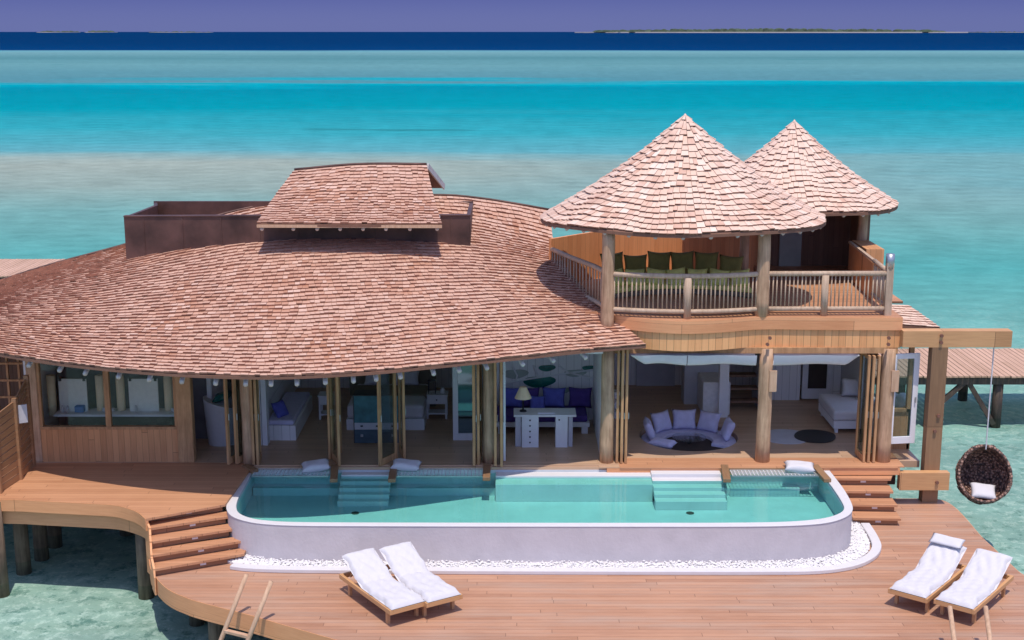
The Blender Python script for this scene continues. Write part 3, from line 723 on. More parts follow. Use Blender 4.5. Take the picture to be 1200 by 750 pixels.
# verge and ridge boards
m = MB(); U = np.linspace(0, 1, 60); rp = Froof(U, np.ones(60)); m.tube([tuple(p + np.array([0, 0, .03])) for p in rp], .03, 8); m.build('ridge_cap', 'copper', rf, True)
# rafter tails
def tail(parent, p, d, ln=.45, r=.06, mt='rafter'):
    r *= .86
    p = V(p); d = V(d).normalized(); MB().tube([p - d * ln, p], [r, r * .95], 9).build('rafter', mt, parent, True)
for px in (30, 66, 98, 136, 172, 211, 251, 287, 316, 348, 381, 412, 441, 468, 507, 538, 571, 612, 648, 688):
    us = np.linspace(.05, .999, 400); q = Froof(us, np.zeros(400)); best = None
    zc = math.cos(PITCH) * q[:, 1] - math.sin(PITCH) * (q[:, 2] - CAMH); X = 600 + FPX * q[:, 0] / zc
    i = int(np.argmin(abs(X - px))); a = Froof(us[i:i + 1], np.zeros(1))[0]; b = Froof(us[i:i + 1], np.array([.2]))[0]
    d = V(a - b); tail(rf, V(a) + V((0, .10, -.20)), d, 1.1, .062)
# --- the metal-clad box through the roof and its little roof
bx = MB()
def clad(pts, z1, th=.08):
    a = [(p[0], p[1]) for p in pts]; return a
ft = [PY(145, 254, 33.2), PY(230, 254, 33.25), PY(305, 253.5, 33.3), PY(420, 253, 33.4), PY(551, 252, 33.4)]
fa = [(p.x, p.y) for p in ft]; zt = ft[2].z
fa2 = [(x, y + .1) for x, y in fa]; mbx = MB().strip(fa, fa2, 3.2, zt)
for k in range(9):
    f = (k + .5) / 9 * (fa[-1][0] - fa[0][0]) + fa[0][0]; yy = np.interp(f, [p[0] for p in fa], [p[1] for p in fa]); mbx.box(f - .012, f + .012, yy - .016, yy + .01, 3.3, zt - .01)
mbx.strip([(x, y - .03) for x, y in fa], [(x, y + .13) for x, y in fa], zt + .001, zt + .03)
mbx.build('roof_box_wall', 'copper', house)
bk = [(PY(180, 237, 36.15).x, 36.15), (PY(310, 237, 36.15).x, 36.15), (fa[-1][0], 36.1)]
MB().strip(bk, [(x, y + .1) for x, y in bk], 3.6, zt + .02).build('roof_box_wall', 'copper', house)
MB().strip([fa[-1], bk[-1]], [(fa[-1][0] - .1, fa[-1][1] + .1), (bk[-1][0] - .1, bk[-1][1])], 3.6, zt - .003).build('roof_box_wall', 'copper', house)
MB().strip([fa[0], (fa[0][0] + .15, 35.5), bk[0]], [(fa[0][0] + .1, fa[0][1] + .1), (fa[0][0] + .25, 35.5), (bk[0][0] + .1, bk[0][1])], 3.3, zt - .003).build('roof_box_wall', 'copper', house)
# small roof
e0 = PY(301, 262, 32.3); e1 = PY(518, 263, 32.3); r0 = PY(345, 200, 36.0); rm = PY(420, 193.5, 36.0); r1 = PY(500, 193.5, 36.0); 
sE = interp_curve([tuple(e0), tuple((e0 + e1) / 2 + V((0, -.05, 0))), tuple(e1)]); sR = interp_curve([tuple(r0), tuple(rm), tuple(r1)])
def Fs(u, v):
    u = np.asarray(u, float); v = np.asarray(v, float); b = sE(u) * (1 - v)[..., None] + sR(u) * v[..., None]; b[..., 2] -= .12 * np.sin(v * math.pi)
    b[..., 0] -= (.12 * np.sin(v * math.pi)) * (1 - u) * 1.0 - .12 * np.sin(v * math.pi) * u * .0
    return b
def Fsb(u, v):
    u = np.asarray(u, float); v = np.asarray(v, float); b = sR(u); b = b.copy(); b[..., 1] += v * 1.7; b[..., 2] -= v * .75; b[..., 0] += v * .35 * u; return b
sm = MB(); under(Fs, 20, 8, sm, .07); under(Fsb, 16, 5, sm, .07); shingles(Fs, 20, .14, sm, lift=.046, th=.036, wob=.12, jit=.12); shingles(Fsb, 8, .3, sm)
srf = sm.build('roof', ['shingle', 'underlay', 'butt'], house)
MB().bar(e0 + V((0, -.02, -.06)), e1 + V((0, -.02, -.05)), .04, .07).build('eave_board', 'pole', srf)
q = [V(Fsb(np.array([1.]), np.array([v]))[0]) for v in (0, 1)]
MB().bar(q[0] + V((.03, 0, -.03)), q[1] + V((.03, 0, -.03)), .04, .16).build('barge_board', 'rafter', srf)
MB().tube([tuple(p + np.array([0, 0, .03])) for p in sR(np.linspace(0, 1, 12))], .035, 8).build('ridge_cap', 'copper', srf, True)
for px in (306, 343, 371, 398, 425, 452, 480, 512):
    a = PY(px, 263, 32.32); tail(srf, a + V((0, .05, -.13)), V((0, -1, -.35)), .7, .055)
# infill below the small roof so no daylight shows through the box
MB().strip([(e0.x + .35, 33.55), (e1.x - .3, 33.55)], [(e0.x + .35, 33.65), (e1.x - .3, 33.65)], 4.2, e0.z + .12).build('roof_box_wall', 'copper', house)

# --- cones
def cone(ax, ay, az, rx, ryf, ryb, ez, nc, w, name, seed, pexp=1.08):
    def F(u, v):
        u = np.asarray(u, float); v = np.asarray(v, float); a = u * 2 * math.pi - math.pi / 2
        s_ = 1 - v; ca, sa = np.cos(a), np.sin(a); ry = np.where(sa < 0, ryf, ryb)
        z = ez + (az - ez) * (1 - s_ ** (1 / pexp)) ; z = z - .10 * np.sin(v * math.pi)
        z = z + .02 * np.sin(a * 5 + seed) * s_
        return np.stack([ax + rx * s_ * ca, ay + ry * s_ * sa, z], -1)
    m = MB(); under(F, 48, 10, m, .07); shingles(F, nc, w, m, lift=.05, th=.032, jit=.16, over=.3, wob=.25)
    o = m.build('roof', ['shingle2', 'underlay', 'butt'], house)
    n = int(2 * math.pi * rx / .62)
    for k in range(n):
        u = (k + .5) / n; p = F(np.array([u]), np.array([0.]))[0]; q2 = F(np.array([u]), np.array([.2]))[0]; d = V(p - q2); d.normalize()
        tail(o, V(p) - d * .05 + V((0, 0, -.12)), d, .8, .055)
    MB().tube([(ax, ay, az - .09), (ax, ay, az + .02)], [.09, .008], 9).build('roof_cap', 'shingle2', o, True)
    return o
ap1 = PY(803, 134, 32.0); ap2 = PY(931, 141, 35.5)
cone(ap1.x, 32.0, ap1.z, 3.43, 2.7, 2.35, 5.50, 19, .13, 'roof', 1)
cone(ap2.x, 35.5, ap2.z, 2.80, 2.3, 2.4, 5.42, 16, .13, 'roof', 2)
# --- balcony posts, walls, railings
post(2.2, 30.02, BD - .5, 5.56, .15); post(5.75, 30.02, BD, 5.6, .15)
pe = wall('post', 8.58, 8.74, 30.0, 30.16, BD, 4.72, 'railwood'); MB().tube([(8.66, 30.08, 4.60), (8.66, 30.08, 4.93)], .10, 14).build('post_cap', 'steel', pe, True)
post(6.0, 34.0, BD, 5.7, .12); post(6.5, 36.0, BD, 5.7, .12); post(9.3, 35.0, BD, 5.6, .14); post(9.55, 35.9, BD, 5.6, .14)
pw = [PZ(646, 280, 4.75), PZ(703, 271, 4.75), PZ(745, 268, 4.75), PZ(800, 266, 4.75), PZ(885, 266, 4.75)]
pw = [(p.x, p.y) for p in pw]; pwa = [tuple(p) for p in smooth_line(pw, 4)]
MB().strip(pwa, inset(pwa, .08), BD - .4, 4.75).build('balcony_wall', 'orange', house)
wall('balcony_wall', 5.2, 6.9, 36.7, 36.8, BD, 5.7, 'orange'); wall('balcony_wall', 6.9, 9.45, 36.72, 36.82, BD, 5.7, 'darkboards')
wall('balcony_wall', 9.40, 9.46, 34.9, 36.7, BD, 5.6, 'darkboards')
MB().box(7.45, 8.05, 36.62, 36.715, BD, 5.35).build('door', 'sage', house)
MB().box(7.12, 7.18, 36.68, 36.699, 4.3, 4.38).build('switch_plate', 'paint', house)
MB().box(8.90, 9.5, 31.7, 37.0, BD - .06, BD - .004).build('balcony_floor', 'deck2', house)
# right parapet with boards
MB().bar((8.72, 30.2, 4.45), (8.95, 34.9, 4.45), .08, .06).build('handrail', 'railwood', house)
MB().strip([(8.74, 31.8), (8.94, 34.9)], [(8.78, 31.8), (8.98, 34.9)], BD + .02, 4.42).build('parapet', 'vboards', house)
wall('wall_box', 9.0, 9.45, 33.4, 34.9, BD - .4, 4.5, 'vboards')
def railing(pts, posts, n, zb=BD, hh=.98):
    rt = MB()
    rt.tube([(x, y, zb + hh) for x, y in pts], .06, 10); rt.tube([(x, y, zb + .16) for x, y in pts], .055, 10)
    r = rt.build('railing', 'railwood', house, True)
    P = np.array(pts); d = np.concatenate([[0], np.cumsum(np.linalg.norm(np.diff(P, axis=0), axis=1))])
    for k in range(n):
        s_ = d[-1] * (k + .5) / n + rng.uniform(-.008, .008); x = np.interp(s_, d, P[:, 0]); y = np.interp(s_, d, P[:, 1])
        MB().tube([(x, y, zb + .17), (x + rng.uniform(-.01, .01), y, zb + hh - .02)], .017, 6).build('baluster', 'railwood', r, True)
    for f in posts:
        x = np.interp(d[-1] * f, d, P[:, 0]); y = np.interp(d[-1] * f, d, P[:, 1])
        MB().tube([(x, y - .02, zb - .0), (x, y - .02, zb + hh - .03)], .085, 12).build('railing_post', 'railwood', r, True)
    return r
rfp = [(2.2, 30.02), (2.75, 29.86), (3.4, 29.74), (4.0, 29.70), (4.6, 29.74), (5.2, 29.86), (5.75, 30.02)]
rfp = [tuple(p) for p in smooth_line(rfp, 4)]
railing(rfp, [.505], 36); railing([(5.75, 30.02), (8.62, 30.06)], [.5], 30)
railing([(2.2, 30.1), (1.95, 31.0), (1.4, 32.4), (1.0, 33.6)], [], 20)
railing([(8.68, 30.15), (8.76, 31.75)], [], 12)
# shingled stub roof behind right beam
def Fr(u, v):
    u = np.asarray(u, float); v = np.asarray(v, float)
    a = np.array([8.9, 30.4, 3.2]); b = np.array([10.05, 30.5, 3.1]); c = np.array([8.9, 31.6, 3.45]); d = np.array([9.6, 31.6, 3.42])
    U = u[..., None]; W = v[..., None]; return (a * (1 - U) + b * U) * (1 - W) + (c * (1 - U) + d * U) * W
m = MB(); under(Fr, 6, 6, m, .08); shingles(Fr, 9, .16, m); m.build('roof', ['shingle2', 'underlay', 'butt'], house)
# under-floor beams / house piles
m = MB(); m.box(-11.2, 9.0, 29.75, 38.9, -.5, -.161); m.build('underframe', 'dark', house)
for x in np.linspace(-11, 8.5, 8):
    for y in (30.2, 34, 38): MB().tube([(x, y, WZ - .6), (x, y, -.2)], .17, 10).build('pile', 'pile', house, True)
# upper stair seen inside the lounge
for i in range(8):
    MB().box(5.75, 6.75, 34.3 + .22 * i, 34.6 + .22 * i, .30 * i + .2, .30 * i + .26).build('stair_tread', 'darkboards', house)
wall('column', 5.42, 5.66, 33.6, 33.85, 0, 2.8, 'paint')
wall('closet_panel', 6.75, 7.9, 35.3, 35.4, 0, 2.8, 'whiteboards'); wall('closet_panel', 6.6, 6.75, 34.2, 35.4, 0, 2.8, 'whiteboards')
dd = wall('door', 7.95, 8.75, 35.25, 35.35, .05, 2.3, 'paint')
MB().box(8.1, 8.6, 35.22, 35.249, .35, 1.15).build('door_panel', 'dark', dd)
for i in range(7): MB().box(8.1, 8.6, 35.225, 35.249, 1.35 + .11 * i, 1.41 + .11 * i).build('louvre', 'paintdim', dd)
wall('closet_panel', 8.76, 9.0, 35.3, 35.4, 0, 2.8, 'whiteboards')
dd = wall('door', 3.55, 4.65, 36.8, 36.899, .0, 2.3, 'paintdim')
# curved inlay wall in the study
stw = wall('partition', -.5, 2.1, 33.4, 33.5, 0, 2.95, 'whiteboards')
def blob(cx, cz, rx, rz, y, mt, name, rot=0, n=24):
    pl = []
    for k in range(n):
        a = 2 * math.pi * k / n; r = 1 + .12 * math.sin(2 * a + 1) + .08 * math.sin(3 * a)
        x, z = rx * r * math.cos(a), rz * r * math.sin(a); pl.append((cx + x * math.cos(rot) - z * math.sin(rot), cz + x * math.sin(rot) + z * math.cos(rot)))
    m = MB(); vs = [(x, y, z) for x, z in pl] + [(x, y - .03, z) for x, z in pl]
    m.add(vs, [tuple(range(n)), tuple(range(n, 2 * n))[::-1]] + [(i, (i + 1) % n, n + (i + 1) % n, n + i) for i in range(n)]); return m.build(name, mt, stw)
def pyx(px, py, Y): p = PY(px, py, Y); return p.x, p.z
for (px, py, rx, rz, mt) in ((632, 447, .38, .16, 'mosaic'), (641, 431, .2, .09, 'mosaic'), (674, 437, .26, .1, 'sage'), (604, 438, .3, .13, 'sage'), (662, 457, .12, .08, 'sage'), (690, 431, .16, .07, 'mosaic')):
    x, z = pyx(px, py, 33.4); blob(x, z, rx, rz, 33.398, mt, 'inlay')
for pts in (((590, 450), (620, 444), (660, 438), (704, 432)), ((600, 428), (606, 440), (604, 448)), ((655, 428), (665, 436), (700, 445)), ((625, 428), (630, 440))):
    MB().tube([(pyx(a, b, 33.37)[0], 33.37, pyx(a, b, 33.37)[1]) for a, b in pts], .025, 6).build('inlay_rib', 'paint', stw)

# ================================================================== LEFT FENCE
fe = thing('slatted_fence', 'dark brown horizontal slat screen at the far left end of the terrace', 'fence', (-11.3, 29, 0))
fpts = [(-70, 612), (0, 578), (24, 562), (39, 547)]
fp = [PZ(*p, 0) for p in fpts]
tops = [1.5, 1.75, 1.85, 2.15]
for i in range(3):
    a, b = fp[i], fp[i + 1]; n = 11; m = MB()
    for k in range(n):
        f0 = (k + .08) / n; f1 = (k + .9) / n
        za, zb_ = tops[i], tops[i + 1]
        m.add([(a.x, a.y, za * f0), (b.x, b.y, zb_ * f0), (b.x, b.y, zb_ * f1), (a.x, a.y, za * f1),
               (a.x - .03, a.y + .03, za * f0), (b.x - .03, b.y + .03, zb_ * f0), (b.x - .03, b.y + .03, zb_ * f1), (a.x - .03, a.y + .03, za * f1)],
              [(0, 1, 2, 3), (7, 6, 5, 4), (0, 4, 5, 1), (3, 2, 6, 7), (0, 3, 7, 4), (1, 5, 6, 2)])
    m.build('slat_panel', 'slat', fe)
for p, t_ in zip(fp, tops): MB().box(p.x - .05, p.x + .05, p.y - .04, p.y + .06, 0, t_ + .05).build('post', 'slat', fe)
q = fp[2].lerp(fp[3], .15) + V((.0, -.05, 0))
MB().bar((q.x, q.y, 1.5), (q.x + .20, q.y + .12, 1.5), .02, .42).build('sign_board', 'paintdim', fe)
MB().box(-16.0, -11.42, 32.2, 32.3, 0, 2.9).build('side_wall', 'darkboards', house)
tr = thing('garden_trellis', 'open trellis of brown battens rising behind the slatted fence at the far left', 'trellis', (-12.2, 31, 0))
for i in range(9): MB().bar((-13.6 + i * .28, 31.2, 0), (-13.6 + i * .28, 31.2, 2.7), .05, .07).build('batten', 'leaf', tr)
for i in range(6): MB().bar((-13.7, 31.15, .4 + i * .42), (-11.5, 31.15, .4 + i * .42), .04, .05).build('batten', 'leaf', tr)

# ================================================================== JETTIES
def jetty(name, label, x0, x1, y0, y1, z, px=()):
    t = thing(name, label, 'jetty', ((x0 + x1) / 2, (y0 + y1) / 2, z)); m = MB(); rr = random.Random(3); x = x0
    while x < x1:
        wd = .18; m.box(x, x + wd - .02, y0 + rr.uniform(-.04, .04), y1 + rr.uniform(-.04, .04), z - .05, z); x += wd
    m.build('boards', 'jetty', t)
    m = MB(); m.box(x0, x1, y0 + .12, y0 + .24, z - .30, z - .051); m.box(x0, x1, y1 - .24, y1 - .12, z - .30, z - .051); m.build('joist', 'darkpile', t)
    for xx in px:
        for yy in (y0 + .3, y1 - .3): MB().tube([(xx, yy, WZ - .6), (xx, yy, z - .06)], .16, 12).build('pile', 'darkpile', t, True)
    return t
jt = jetty('wooden_jetty', 'boarded jetty on dark braced piles, right of the villa', 9.3, 26, 39.8, 43.5, -.5, (13.05, 15.15, 17.9, 21, 24))
for (xa, xb) in ((13.2, 14.1), (14.15, 15.05)):
    up = (xa, 40.0, -1.55) if xa < 14 else (xa, 40.0, -.7); lo = (xb, 40.0, -.7) if xa < 14 else (xb, 40.0, -2.1)
    MB().bar(up, lo, .12, .14).build('brace', 'darkpile', jt)
jetty('wooden_jetty', 'pale boarded jetty behind the left end of the shingle roof', -36, -15.5, 57, 61.5, -.5, (-34, -30, -26, -22, -18))

# ================================================================== SWING CHAIR
sw = thing('hanging_chair', 'round wicker nest chair hanging on a rope from the long beam over the water', 'hanging chair', (11.08, 29.78, -.9))
cc = V((11.08, 29.78, -.30));  rr_ = .63
def nest(u, v, k=1.0):
    # sphere opening toward -Y/up ; v=0 back pole, v=1 rim
    th = v * R(106); ph = u * 2 * math.pi
    ax = V((.22, 1, -.38)).normalized(); e1_ = ax.cross(V((0, 0, 1))).normalized(); e2_ = e1_.cross(ax)
    d = ax * math.cos(th) + (e1_ * math.cos(ph) + e2_ * math.sin(ph)) * math.sin(th)
    p = d * rr_ * k; p.z = p.z * 1.05 + (.10 * max(0, p.z / rr_) ** 3 if p.z > 0 else 0)
    return cc + p
m = MB(); m.grid(lambda u, v: nest(u, v), 32, 16, 0, True); m.grid(lambda u, v: nest(u, v, .93), 32, 16, 0, True)
m.tube([nest(u / 24, 1, .965) for u in range(25)], .04, 8, 0, False)
rs = random.Random(5)
for k in range(110):
    u0 = rs.random(); v0 = rs.uniform(.1, .95); du = rs.uniform(-.25, .25); dv = rs.uniform(-.25, .25)
    kk = 1.015 if k % 2 else .915
    m.tube([nest(u0 + du * t / 5, min(1, max(0.02, v0 + dv * t / 5)), kk + rs.uniform(-.01, .01)) for t in range(6)], .011, 4)
m.build('basket', 'wicker', sw, True)
topz = cc.z + rr_ * 1.12
MB().tube([(cc.x, cc.y, topz - .05), (cc.x, cc.y, 2.85)], .016, 6).build('rope', 'rope', sw)
def cushion(name, label, c, wx, wy, th, rot, mt='white', seed=1, cat='cushion', group=None, parent=None, n=10):
    o = MB().cushion(c, wx, wy, th, rot, n, 0, .12, seed).build(name, mt, parent, True, weld=True)
    if not parent: tag(o, label, cat, group)
    return o
cushion('cushion', 'white cushion lying inside the hanging wicker chair', cc + V((-.02, -.10, -.34)), .62, .50, .15, Matrix.Rotation(R(28), 3, 'X') @ Matrix.Rotation(R(-10), 3, 'Z'), 'white', 4)
# net pillows
cushion('cushion', 'white cushion on the leftmost pool net, nearest the left steps', PZ(370, 546, .08), .68, .46, .20, Euler((R(8), R(-4), R(12))).to_matrix(), 'white', 11, group='cushions on the pool nets')
cushion('cushion', 'white cushion on the pool net between the bedroom doors and the study post', PZ(476, 545, .08), .70, .44, .20, Euler((R(8), R(3), R(-4))).to_matrix(), 'white', 12, group='cushions on the pool nets')
cushion('cushion', 'sunlit white cushion on the pool net beside the right steps', PZ(937, 547, .08), .72, .46, .20, Euler((R(6), R(2), R(-6))).to_matrix(), 'white', 13, group='cushions on the pool nets')

# ================================================================== SUN LOUNGERS
def lounger():
    t = thing('sun_lounger', '', 'sun lounger', (0, 0, 0), 'white sun loungers on the deck')
    W, L, H = .78, 2.08, .36
    f = MB(); f.box(-W / 2, -W / 2 + .06, 0, L, H - .09, H); f.box(W / 2 - .06, W / 2, 0, L, H - .09, H)
    f.box(-W / 2 + .06, W / 2 - .06, 0, .06, H - .09, H); f.box(-W / 2 + .06, W / 2 - .06, L - .06, L, H - .09, H)
    for k in range(13): f.box(-W / 2 + .06, W / 2 - .06, .12 + k * .095, .18 + k * .095, H - .04, H - .012)
    f.build('frame', 'beam', t, bevel=.006)
    for (x, y) in ((-1, .22), (1, .22), (-1, 1.75), (1, 1.75)):
        MB().box(x * (W / 2 - .085) - .03, x * (W / 2 - .085) + .03, y, y + .07, 0, H - .09).build('leg', 'beam', t)
    a = R(25); hy = 1.20; BL = .86
    Mx = Matrix.Translation((0, hy, H)) @ Matrix.Rotation(a, 4, 'X')
    f = MB(); f.box(-W / 2 + .08, -W / 2 + .13, 0, BL, -.02, .02, mat=Mx); f.box(W / 2 - .13, W / 2 - .08, 0, BL, -.02, .02, mat=Mx)
    f.box(-W / 2 + .13, W / 2 - .13, BL - .05, BL, -.02, .02, mat=Mx)
    for k in range(8): f.box(-W / 2 + .13, W / 2 - .13, .06 + k * .09, .11 + k * .09, -.015, .01, mat=Mx)
    f.build('backrest', 'beam', t)
    st = MB(); p = Mx @ V((0, BL * .62, -.02))
    for s_ in (-1, 1): st.bar((s_ * .24, p.y, p.z), (s_ * .24, p.y + .18, H - .02), .03, .03)
    st.build('strut', 'beam', t)
    # upholstery with towel: path along seat then backrest
    def path(s):
        s = s * (hy + BL + .04)
        if s < hy: return V((0, s, H)), V((0, 0, 1))
        k = min(1, (s - hy) / .18); aa = a * k
        q = V((0, hy, H)) + V((0, math.cos(a), math.sin(a))) * (s - hy); return q, V((0, -math.sin(aa), math.cos(aa)))
    ph = [random.uniform(0, 6) for _ in range(6)]
    def F(u, v):
        q, nn_ = path(min(1, v)); x = (u * 2 - 1); e = (1 - abs(x) ** 7) * (1 - abs(v * 2 - 1) ** 16)
        wr = .6 * (.014 * math.sin(26 * v + 3 * x + ph[0] + 1.5 * math.sin(4 * x + 9 * v)) + .012 * math.sin(11 * x + 14 * v + ph[1] + 2 * math.sin(7 * v)) + .008 * math.sin(58 * v - 12 * x + ph[2] + 2 * math.sin(5 * x)))
        edge = .02 * math.sin(19 * v + ph[3]) + .012 * math.sin(43 * v + ph[4])
        return q + nn_ * (.015 + .095 * max(0, e) ** .35 + wr * e) + V((x * (W / 2 - .05) + edge * abs(x) ** 3 * (1 if x > 0 else -1), 0, 0))
    m = MB(); m.grid(F, 22, 60)
    def Fb(u, v):
        q, nn_ = path(v); return q + nn_ * .012 + V(((u * 2 - 1) * (W / 2 - .03), 0, 0))
    m.grid(Fb, 4, 30); m.build('mattress', 'white', t, True)
    return t
L0 = lounger(); used = []
def place(l, FL, FR, BL, label, first=False, rot=0):
    zf = DZ + .34; a = PZ(*FL, zf); b = PZ(*FR, zf); c = PZ(*BL, zf); ctr = (a + b) / 2
    d = (c - a); ang = math.atan2(d.y, d.x) - math.pi / 2
    loc = (ctr.x, ctr.y, DZ)
    print('lounger', label, [round(q, 2) for q in loc], round(math.degrees(ang)), round((b - a).length, 2), round(d.length, 2))
    if first: L0.location = loc; L0.rotation_euler = (0, 0, ang); L0['label'] = label
    else: dup(L0, label, loc, ang)
place(0, (459.6, 716.7), (498, 706.5), (398, 672), 'left one of the two white loungers standing in front of the middle of the pool', True)
place(0, (500.7, 708.5), (541.8, 698), (440, 664), 'right one of the two white loungers standing in front of the middle of the pool')
place(0, (1040, 690.5), (1087, 704), (1087, 655), 'left one of the two white loungers near the right edge of the deck')
place(0, (1096, 704), (1140, 716), (1140, 668), 'rightmost white lounger, beside the right ladder and the deck edge')

q = [o for o in bpy.data.objects if o.get('label', '').startswith('left one of the two white loungers near')][0]
hd = Matrix.Rotation(q.rotation_euler.z, 4, 'Z'); pc = V(q.location) + hd @ V((0, 1.86, .86))
o = MB().cushion(pc, .66, .28, .07, (hd @ Matrix.Rotation(R(25), 4, 'X')).to_3x3(), 12, 0, .04, 5).build('folded_towel', 'white', None, True, weld=True)
tag(o, 'folded white towel laid across the head of the left lounger of the right pair', 'towel')
# ================================================================== LADDERS
def ladder(label, P0, T0, P1, T1, rungs, shad=None):
    a0, a1 = PZ(*P0, DZ + .12), PZ(*T0[:2], T0[2]); b0, b1 = PZ(*P1, DZ + .12), PZ(*T1[:2], T1[2])
    t = thing('pool_ladder', label, 'ladder', (a0.x, a0.y, DZ)); t.name = 'ladder'
    da = (a1 - a0); db = (b1 - b0)
    lo = lambda p, d: p - d * ((p.z - (WZ - .3)) / d.z)
    for p, d, e in ((a0, da, a1), (b0, db, b1)): MB().tube([lo(p, d), p, e], [.045, .045, .042], 10).build('rail', 'pole', t, True)
    for zr in rungs:
        pa = a0 - da * ((a0.z - zr) / da.z); pb = b0 - db * ((b0.z - zr) / db.z)
        MB().bar(pa, pb, .09, .05).build('rung', 'pole', t)
    return t
ladder('pale wooden ladder at the curved left edge of the sun deck', (272, 716.5), (289, 673, -.12), (301, 724), (318, 681, -.12), (DZ - .22, DZ - .50, DZ - .78))
ladder('wooden ladder at the front deck edge, below the rightmost lounger', (1121, 772), (1113, 711, -.18), (1163, 772), (1155, 711, -.18), (DZ - .3, DZ - .6))

# ================================================================== UPPER SOFA
us = thing('curved_sofa', 'curved olive green sofa behind the balcony railing under the larger cone roof', 'sofa', (4, 33.2, BD))
us_pts = [(2.35, 32.9), (3.0, 33.4), (3.8, 33.65), (4.6, 33.65), (5.4, 33.4), (5.9, 33.1)]; us_pts = [tuple(p) for p in smooth_line(us_pts, 4)]
MB().strip([(x, y - 1.1) for x, y in us_pts], us_pts, BD + .001, BD + .12).build('base', 'khaki', us, bevel=.02)
MB().strip([(x, y - 1.08) for x, y in us_pts], [(x, y - .03) for x, y in us_pts], BD + .122, BD + .24).build('seat', 'lime', us, bevel=.04)
nms = ['farthest left', 'second from left', 'third from left', 'third from right', 'second from right', 'farthest right']
for k in range(6):
    f = (k + .5) / 6; i = int(f * (len(us_pts) - 1)); x, y = us_pts[i]
    x = 2.55 + k * .60; yy = 33.35 + .28 * math.sin(f * math.pi)
    c = V((x, yy - .10, BD + .62 - (.07 if k in (1, 5) else 0)))
    cushion('cushion', 'dark olive back cushion on the balcony sofa, %s of the six' % nms[k], c, .62, .62, .22, Euler((R(76), R((k % 3 - 1) * 3), R(12 - 5 * k))).to_matrix(), 'olive', 20 + k, group='olive back cushions on the balcony sofa')
for k in range(7):
    x = 2.55 + k * .52; yy = 33.0 + .25 * math.sin((k + .5) / 7 * math.pi)
    nm = ['leftmost', 'second from left', 'third from left', 'middle', 'third from right', 'second from right', 'rightmost'][k]
    cushion('cushion', 'lime green cushion leaning on the balcony sofa behind the balusters, %s of seven' % nm, (x, yy - .45, BD + .40), .52, .46, .18, Euler((R(62), R((k % 3 - 1) * 9), R(8 - 4 * k))).to_matrix(), 'lime', 40 + k, group='lime cushions on the balcony sofa')

# ================================================================== ROOM CONTENTS
def P0(px, py, z=0): return PZ(px, py, z)
# bathroom vanity, mirrors, sconces
va = thing('vanity_counter', 'long pale vanity counter behind the bathroom windows', 'counter', (-9.4, 30.9, 0))
MB().box(-10.9, -8.0, 30.45, 31.0, .95, 1.0).build('counter_top', 'paint', va); MB().box(-10.8, -8.1, 30.5, 30.95, .0, .949).build('cabinet', 'dark', va)
MB().box(-11.2, -7.55, 31.75, 31.85, 0, 2.95).build('partition', 'slate', house)
for nm, a, b in (('left', 68, 104), ('right', 150, 187)):
    p = PY(a, 444, 30.75); q = PY(b, 488, 30.75); m = MB(); m.box(p.x, q.x, 30.74, 30.78, q.z, p.z)
    t = thing('hanging_mirror', 'square frosted mirror on a thin stand behind the %s bathroom window pane' % nm, 'mirror', ((p.x + q.x) / 2, 30.76, 1)); m.build('glass', 'mirror', t)
    MB().tube([((p.x + q.x) / 2, 30.8, 1.0), ((p.x + q.x) / 2, 30.8, q.z)], .012, 6).build('stand', 'paint', t)
    m = MB()
    for xx in (p.x + .05, q.x - .05): m.box(xx - .03, xx + .03, 30.72, 30.80, p.z - .05, p.z + .03)
    m.build('clip', 'black', t)
for nm, a in (('far left of the left mirror', 59), ('between the left mirror and the mullion', 116), ('between the mullion and the right mirror', 140), ('right of the right mirror', 196)):
    p = PY(a, 440, 30.85); q = PY(a, 487, 30.85); o = MB().tube([(p.x, 30.85, q.z), (p.x, 30.85, p.z)], .10, 16).build('cylinder_lamp', 'cream', None, True)
    tag(o, 'tall cream cylinder lamp behind the bathroom window, %s' % nm, 'lamp', 'cylinder lamps of the vanity')
def small(name, lab, cat, x, y, z, sx, sy, sz, mt, group=None):
    o = MB().box(x - sx / 2, x + sx / 2, y - sy / 2, y + sy / 2, z, z + sz).build(name, mt, None, bevel=min(sx, sy, sz) * .15); return tag(o, lab, cat, group)
q = PZ(80, 495, 1.0); small('box', 'bright blue box on the vanity counter under the left mirror', 'box', q.x, 30.7, 1.001, .22, .2, .16, 'bluebox')
q = PZ(114, 495, 1.0); tag(MB().tube([(q.x - .14, 30.7, 1.05), (q.x + .14, 30.7, 1.05)], .05, 10).build('rolled_towel', 'white', None, True), 'white rolled towel on the vanity just left of the window mullion', 'towel', 'rolled towels')
q = PZ(198, 495, 1.0); tag(MB().tube([(q.x - .16, 30.7, 1.05), (q.x + .16, 30.7, 1.05)], .05, 10).build('rolled_towel', 'white', None, True), 'white rolled towel at the right end of the vanity counter', 'towel', 'rolled towels')
for px, d in ((62, 'left of the blue box'), (150, 'just right of the mullion'), (68, 'nearest the blue box')):
    q = PZ(px, 493, 1.0); o = MB().tube([(q.x, 30.65, 1.001), (q.x, 30.65, 1.12), (q.x, 30.65, 1.17)], [.03, .03, .015], 10).build('bottle', 'white', None, True); tag(o, 'small white bottle on the vanity counter, %s' % d, 'bottle', 'toiletry bottles')
